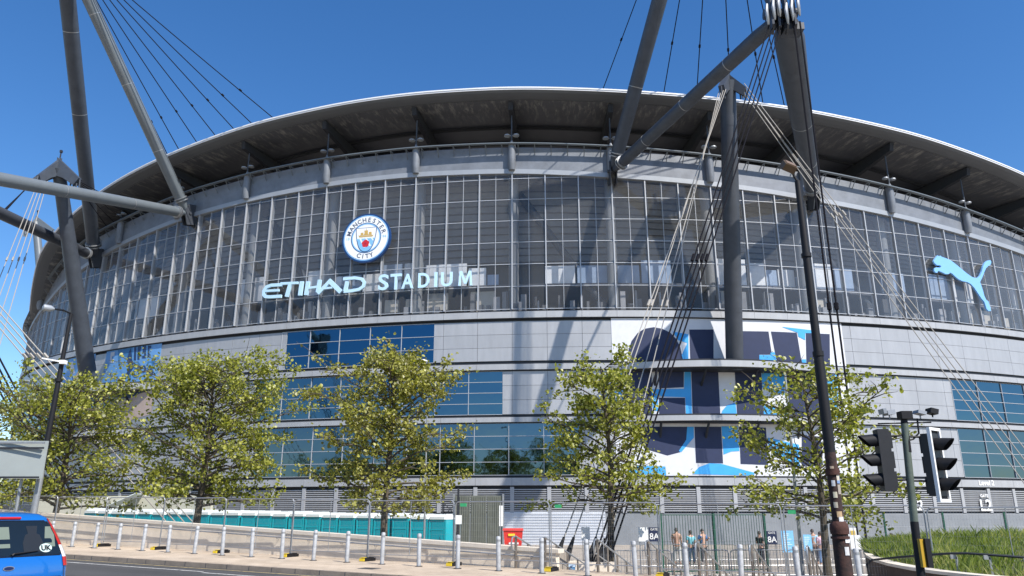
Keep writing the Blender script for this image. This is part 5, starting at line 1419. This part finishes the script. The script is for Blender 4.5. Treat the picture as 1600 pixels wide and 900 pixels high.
# ---------------------------------------------------------------- blue car at the lower left
M_car = mat('metallic_blue_paint', (.010, .17, .56), .30, .35, .03, 3, coat=1.0)
M_cg = mat('dark_car_glass', (.008, .012, .014), .05, 0, spec=.8)
M_tl = mat('red_tail_lens', (.50, .015, .012), .15, 0, coat=1); M_tlw = mat('clear_tail_lens', (.75, .72, .72), .15, 0, coat=1)
hd_ = Vector((UX, UY, 0)); rt_ = Vector((UY, -UX, 0))     # heading and the car's right side
cr = at_y(109, 880, 12.6); crz = 0.0
sr = (cr.x - SX) * UX + (cr.y - SY) * UY; vr = (cr.x - SX) * VX + (cr.y - SY) * VY
co = st(sr, vr, -.12); co = co - rt_ * .92
CAR = thing('parked_car', 'bright blue estate car with a white UK oval in its rear window', 'car', co, STREET_RZ - PI / 2); CAR.scale = (1.11, 1.11, 1.09)
LV = [(.18, .80, .02, 4.30), (.30, .84, -.04, 4.40), (.48, .86, -.08, 4.42), (.60, .86, -.07, 4.40), (.66, .855, 0, 4.36), (.80, .85, .0, 4.28), (.93, .825, .02, 4.05), (.96, .815, .03, 3.35), (1.15, .745, .10, 2.98), (1.35, .66, .19, 2.62), (1.45, .60, .26, 2.42), (1.50, .54, .36, 2.25), (1.53, .40, .6, 2.0)]
def ringpts(lv, n=6, grow=0.0):
    z, hw, y0, y1 = lv; r = min(.14 if z < 1.4 else .10, hw * .5); hw += grow; y0 -= grow; y1 += grow; pts = []
    for cx_, cy_, a0 in ((hw - r, y0 + r, -90), (hw - r, y1 - r * 3, 0), (-hw + r, y1 - r * 3, 90), (-hw + r, y0 + r, 180)):
        ry = r if cy_ < 1 else r * 3
        for i in range(n + 1):
            a = R_(a0 + 90 * i / n); pts.append((cx_ + r * cos(a), cy_ + ry * sin(a), z))
    return pts
mb = MB(); rings = [ringpts(l) for l in LV]; k = len(rings[0])
mb.add([p for r in rings for p in r], [(i * k + j, i * k + (j + 1) % k, (i + 1) * k + (j + 1) % k, (i + 1) * k + j) for i in range(len(LV) - 1) for j in range(k)] + [tuple((len(LV) - 1) * k + j for j in range(k)), tuple(range(k))[::-1]])
body = obj('body', mb, M_car, CAR, world=False, smooth=True)
def lvat(z):
    for a, b in zip(LV, LV[1:]):
        if a[0] <= z <= b[0]:
            t = (z - a[0]) / (b[0] - a[0]); return tuple(a[i] + (b[i] - a[i]) * t for i in range(4))
    return LV[-1]
def rear(x, z, g=.006):
    """point on the rear surface"""
    _, hw, y0, y1 = lvat(z); r = min(.14 if z < 1.4 else .10, hw * .5); ex = abs(x) - (hw - r)
    y = y0 if ex <= 0 else y0 + r - sqrt(max(0, r * r - min(ex, r) ** 2))
    return Vector((x, y - g, z))
def rear_patch(poly_rows, g):
    """rows of (z, x0, x1) -> strip mesh hugging the tailgate"""
    mb = MB(); vs = []; m = 14
    for z, x0, x1 in poly_rows:
        vs += [rear(x0 + (x1 - x0) * i / m, z, g) for i in range(m + 1)]
    mb.add(vs, [(r * (m + 1) + i, r * (m + 1) + i + 1, (r + 1) * (m + 1) + i + 1, (r + 1) * (m + 1) + i) for r in range(len(poly_rows) - 1) for i in range(m)]); return mb
rows = [(z, -(lvat(z)[1] - f), lvat(z)[1] - f) for z, f in ((.955, .12), (.965, .105), (1.05, .10), (1.15, .095), (1.25, .09), (1.35, .085), (1.39, .085), (1.405, .12))]
rw = obj('rear_window', rear_patch(rows, .008), M_cg, CAR, world=False, smooth=True)
mb = MB(); c = rear(.47, 1.045, .016); nz_ = Vector((0, -1, -.40)).normalized(); uz = Vector((0, .40, 1)).normalized() if False else Vector((0, .38, 1)).normalized(); nn = Vector((0, -1, .38)).normalized()
vs = [c + Vector((1, 0, 0)) * .088 * cos(2 * PI * i / 28) + uz * .062 * sin(2 * PI * i / 28) for i in range(28)]; mb.add(vs, [tuple(range(28))]); st_ = obj('oval_sticker', mb, mat('sticker_pale', (.50, .62, .60), .5), rw, world=False)
mb = MB(); add_text(mb, 'UK', c - uz * .034 + nn * .002, (1, 0, 0), uz, nn, .098, .001, .004); obj('lettering', mb, M_black, st_, world=False)
mb = MB(); mb.path([rear(.0, .965, .03), rear(.02, .985, .04), rear(.36, 1.01, .022)], [.016, .012, .006], 6); obj('wiper', mb, M_black, rw, world=False)
for x in (-.42, -.02, .25):                                        # seats glimpsed behind the glass
    mb = MB(); mb.path([rear(x, 1.12, .010) + Vector((0, .0, 0)), rear(x, 1.28, .010)], [.001, .001], 4)
for sgn in (1, -1):
    def tl(rows): return rear_patch([(z, sgn * (lvat(z)[1] - a), sgn * (lvat(z)[1] - b)) for z, a, b in rows], .012)
    T1 = obj('tail_light', tl([(1.44, .06, .015), (1.35, .085, .0), (1.2, .10, .0), (1.08, .11, .0)]), M_tl, CAR, world=False, smooth=True)
    obj('clear_lens', tl([(1.08, .11, .0), (1.0, .115, .0), (.92, .12, .0)]), M_tlw, T1, world=False, smooth=True)
    obj('lower_lens', tl([(.92, .12, .0), (.85, .12, .0), (.80, .12, .005)]), M_tl, T1, world=False, smooth=True)
mb = MB(); mb.path([rear(-.17, 1.445, .015), rear(.17, 1.445, .015)], .018, 8); obj('high_brake_light', mb, M_tl, CAR, world=False)
mb = MB(); c = rear(-.02, .80, .008); vs = [c + Vector((.075 * cos(2 * PI * i / 24), 0, .030 * sin(2 * PI * i / 24))) for i in range(24)]; mb.add(vs, [tuple(range(24))]); bdg = obj('oval_badge', mb, M_galv, CAR, world=False)
mb = MB(); vs = [c + Vector((.064 * cos(2 * PI * i / 24), -.003, .022 * sin(2 * PI * i / 24))) for i in range(24)]; mb.add(vs, [tuple(range(24))]); obj('badge_field', mb, mat('badge_dark_blue', (.01, .02, .08), .3), bdg, world=False)
mb = MB(); mb.box((0, -.075, .50), (.56, .02, .13)); pl = obj('number_plate', mb, mat('yellow_plate', (.80, .52, .03), .45), CAR, world=False)
mb = MB(); add_text(mb, 'YM10 OEU', (0, -.088, .463), (1, 0, 0), (0, 0, 1), (0, -1, 0), .105, .001, .004, squash=.9); obj('lettering', mb, M_black, pl, world=False)
mb = MB(); mb.path([(-.80, .02, .55), (-.62, -.085, .58), (0, -.10, .60), (.62, -.085, .58), (.80, .02, .55)], [.05, .07, .05, .07, .05], 10); obj('bumper', mb, M_car, CAR, world=False, smooth=True)
# shut lines, seals, handle recess and road dirt of the tailgate
mb = MB(); vs = []
for sg in (1, -1):
    mb.path([rear(sg * (lvat(z)[1] - .105), z, .004) for z in (.56, .64, .75, .85, .93)], .0035, 4)
mb.path([rear(x, .66, .005) for x in (-.72, -.4, 0, .4, .72)], .004, 4); mb.path([rear(x, .945, .004) for x in (-.68, -.3, 0, .3, .68)], .006, 4)
for sg in (1, -1): mb.path([rear(sg * (lvat(z)[1] - .10), z, .006) for z in (.95, 1.05, 1.2, 1.3, 1.4)], .006, 4)
mb.path([rear(x, 1.41, .006) for x in (-.5, -.2, .2, .5)], .006, 4)
mb.box((0, -.01, .60), (.62, .05, .045)); obj('shut_line', mb, M_black, CAR, world=False)
for x in (-.36, .30):
    obj('seat_seen_through_glass', rear_patch([(1.00, x - .13, x + .13), (1.12, x - .14, x + .14), (1.22, x - .10, x + .10), (1.24, x - .06, x + .06), (1.34, x - .08, x + .08)], .010), mat('seat_grey', (.02, .022, .024), .3), rw, world=False)
for x in (-.06, .56): obj('view_through_glass', rear_patch([(1.06, x - .10, x + .05), (1.2, x - .09, x + .05), (1.33, x - .07, x + .05)], .0095), mat('view_through', (.16, .19, .15), .3), rw, world=False)
for sgn in (1, -1):
    mb = MB(); vs = []
    for z, y0, y1 in ((.98, .55, 3.1), (1.15, .60, 2.85), (1.32, .66, 2.6), (1.40, .72, 2.4)):
        hw = lvat(z)[1] + .006; vs += [(sgn * hw, y0 + (y1 - y0) * i / 6, z) for i in range(7)]
    mb.add(vs, [(r * 7 + i, r * 7 + i + 1, (r + 1) * 7 + i + 1, (r + 1) * 7 + i) for r in range(3) for i in range(6)]); obj('side_window', mb, M_cg, CAR, world=False)
    for y in (.85, 3.45):
        mb = MB(); mb.tube((sgn * .66, y, .30), (sgn * .87, y, .30), .31, n=28); wh = obj('wheel', mb, M_black, CAR, world=False)
        mb = MB(); mb.tube((sgn * .85, y, .30), (sgn * .885, y, .30), .20, .18, n=20); obj('rim', mb, M_galv, wh, world=False)
    mb = MB(); mb.box((sgn * .93, 2.75, 1.02), (.18, .10, .13)); obj('mirror', mb, M_car, CAR, world=False)
mb = MB(); vs = []
for z, y in ((.97, 3.32), (1.15, 2.99), (1.35, 2.63), (1.44, 2.45)):
    hw = lvat(z)[1] - .08; vs += [(-hw, y + .015, z + .006), (hw, y + .015, z + .006)]
mb.add(vs, [(2 * i, 2 * i + 1, 2 * i + 3, 2 * i + 2) for i in range(3)]); obj('windscreen', mb, M_cg, CAR, world=False)

# ---------------------------------------------------------------- people on the plaza
def skin_mesh(name, verts, edges, radii, m, parent, sub=1):
    me = bpy.data.meshes.new(name); me.from_pydata([tuple(v) for v in verts], edges, []); me.materials.append(m)
    o = bpy.data.objects.new(name, me); o.parent = parent; link(o)
    sk = o.modifiers.new('skin', 'SKIN'); sk.use_smooth_shade = True
    for i, r in enumerate(radii): me.skin_vertices[0].data[i].radius = (r, r) if not isinstance(r, tuple) else r
    me.skin_vertices[0].data[0].use_root = True
    s = o.modifiers.new('smooth', 'SUBSURF'); s.levels = sub; s.render_levels = sub
    return o
M_sk = mat('skin', (.50, .30, .21), .6); M_hair = mat('dark_hair', (.03, .02, .015), .6)
def person(px, Y, label, shirt, trousers, rz, arms=((.1, -.1), (.1, -.1)), hair=None, H=1.74, skin=None, z=GZ):
    q = at_y(px, 840, Y); T = thing('person', label, 'person', (q.x, q.y, z), rz); s = H / 1.75
    V = [(0, 0, .95), (0, 0, 1.12), (0, .01, 1.30), (0, .01, 1.43), (0, .0, 1.50), (0, -.01, 1.58), (0, -.015, 1.68)]; r = [.13, .125, .145, .12, .055, .085, .07]
    Ed = [(i, i + 1) for i in range(6)]
    for sg, (fw, up) in zip((-1, 1), arms):
        k = len(V); V += [(sg * .17, .01, 1.42), (sg * .23, .02, 1.16), (sg * .20, -.10 - fw, 1.0 + up), (sg * .17, -.16 - fw, .96 + up * 1.3)]; r += [.06, .045, .034, .03]; Ed += [(3, k), (k, k + 1), (k + 1, k + 2), (k + 2, k + 3)]
        h = k + 3; hx, hy, hz = V[h]
        for f in range(4): V.append((hx + sg * (-.03 + .02 * f), hy - .08 + .006 * abs(f - 1.5), hz - .03)); r.append(.010); Ed.append((h, len(V) - 1))
        V.append((hx - sg * .045, hy - .03, hz)); r.append(.011); Ed.append((h, len(V) - 1))
        k = len(V); V += [(sg * .09, 0, .86), (sg * .11, -.02, .48), (sg * .12, .02, .08), (sg * .13, -.12, .03)]; r += [.10, .06, .045, .035]; Ed += [(0, k), (k, k + 1), (k + 1, k + 2), (k + 2, k + 3)]
    skin_mesh('body', [Vector(v) * s for v in V], Ed, [x * s for x in r], skin or M_sk, T)
    SV = [(0, 0, .93), (0, 0, 1.12), (0, .01, 1.30), (0, .01, 1.42)]; sr_ = [(.165, .13), (.15, .12), (.19, .13), (.14, .11)]; SE = [(0, 1), (1, 2), (2, 3)]
    for sg, (fw, up) in zip((-1, 1), arms):
        k = len(SV); SV += [(sg * .185, .01, 1.41), (sg * .235, .02, 1.22)]; sr_ += [(.075, .075), (.062, .062)]; SE += [(3, k), (k, k + 1)]
    skin_mesh('shirt', [Vector(v) * s for v in SV], SE, sr_, shirt, T)
    TV = [(0, 0, .95)]; tr_ = [(.15, .13)]; TE = []
    for sg in (-1, 1):
        k = len(TV); TV += [(sg * .095, 0, .82), (sg * .11, -.02, .48), (sg * .12, .02, .12)]; tr_ += [(.105, .11), (.075, .08), (.06, .065)]; TE += [(0, k), (k, k + 1), (k + 1, k + 2)]
    skin_mesh('trousers', [Vector(v) * s for v in TV], TE, tr_, trousers, T)
    mb = MB(); vs = []
    for i in range(5):
        a = -.35 + 1.9 * i / 4
        for j in range(12): t_ = 2 * PI * j / 12; vs.append((.092 * cos(a) * cos(t_) * s, (.02 + .10 * cos(a) * sin(t_) + (.02 if i == 0 else 0)) * s, (1.65 + .115 * sin(a)) * s))
    mb.add(vs, [(i * 12 + j, i * 12 + (j + 1) % 12, i * 12 + 12 + (j + 1) % 12, i * 12 + 12 + j) for i in range(4) for j in range(12)]); obj('hair', mb, hair or M_hair, T, world=False, smooth=True)
    mb = MB(); mb.path([(0, -.085 * s, 1.64 * s), (0, -.115 * s, 1.61 * s), (0, -.09 * s, 1.60 * s)], [.008, .016, .01], 6); obj('nose', mb, skin or M_sk, T, world=False)
    return T
cl = lambda n, c: mat(n, c, .8, 0, .1, 5)
person(1057, 40, 'person with bare tanned back and pale trousers, leftmost behind the green railing', cl('tan_top', (.42, .27, .19)), cl('pale_trousers', (.5, .5, .48)), R_(160))
person(1079, 40, 'person in a turquoise top and jeans second from the left behind the green railing', cl('turquoise_top', (.18, .5, .58)), cl('jeans', (.10, .17, .30)), R_(190), H=1.62)
person(1098, 39.5, 'person in a blue top raising both hands behind the green railing', cl('blue_top', (.04, .14, .34)), cl('dark_trousers', (.03, .03, .04)), R_(20), arms=((.1, .3), (.12, .3)), H=1.7)
person(1187, 39, 'person in black half hidden behind the right end of the green railing', cl('black_top', (.02, .02, .022)), MATS['dark_trousers'], R_(120), H=1.6)
person(1270, 40, 'person in a pale blue top left of the sparse tree trunk', cl('pale_blue_top', (.35, .55, .66)), MATS['dark_trousers'], R_(150), H=1.68)
person(1281, 39.2, 'person in a pink and white top beside the sparse tree trunk', cl('pink_top', (.62, .42, .50)), MATS['jeans'], R_(200), H=1.58)
person(1394, 37.5, 'worker in a fluorescent yellow jacket by the green fence post', cl('fluorescent_yellow', (.62, .80, .03)), MATS['dark_trousers'], R_(60), arms=((.15, .25), (.1, .1)), H=1.55)
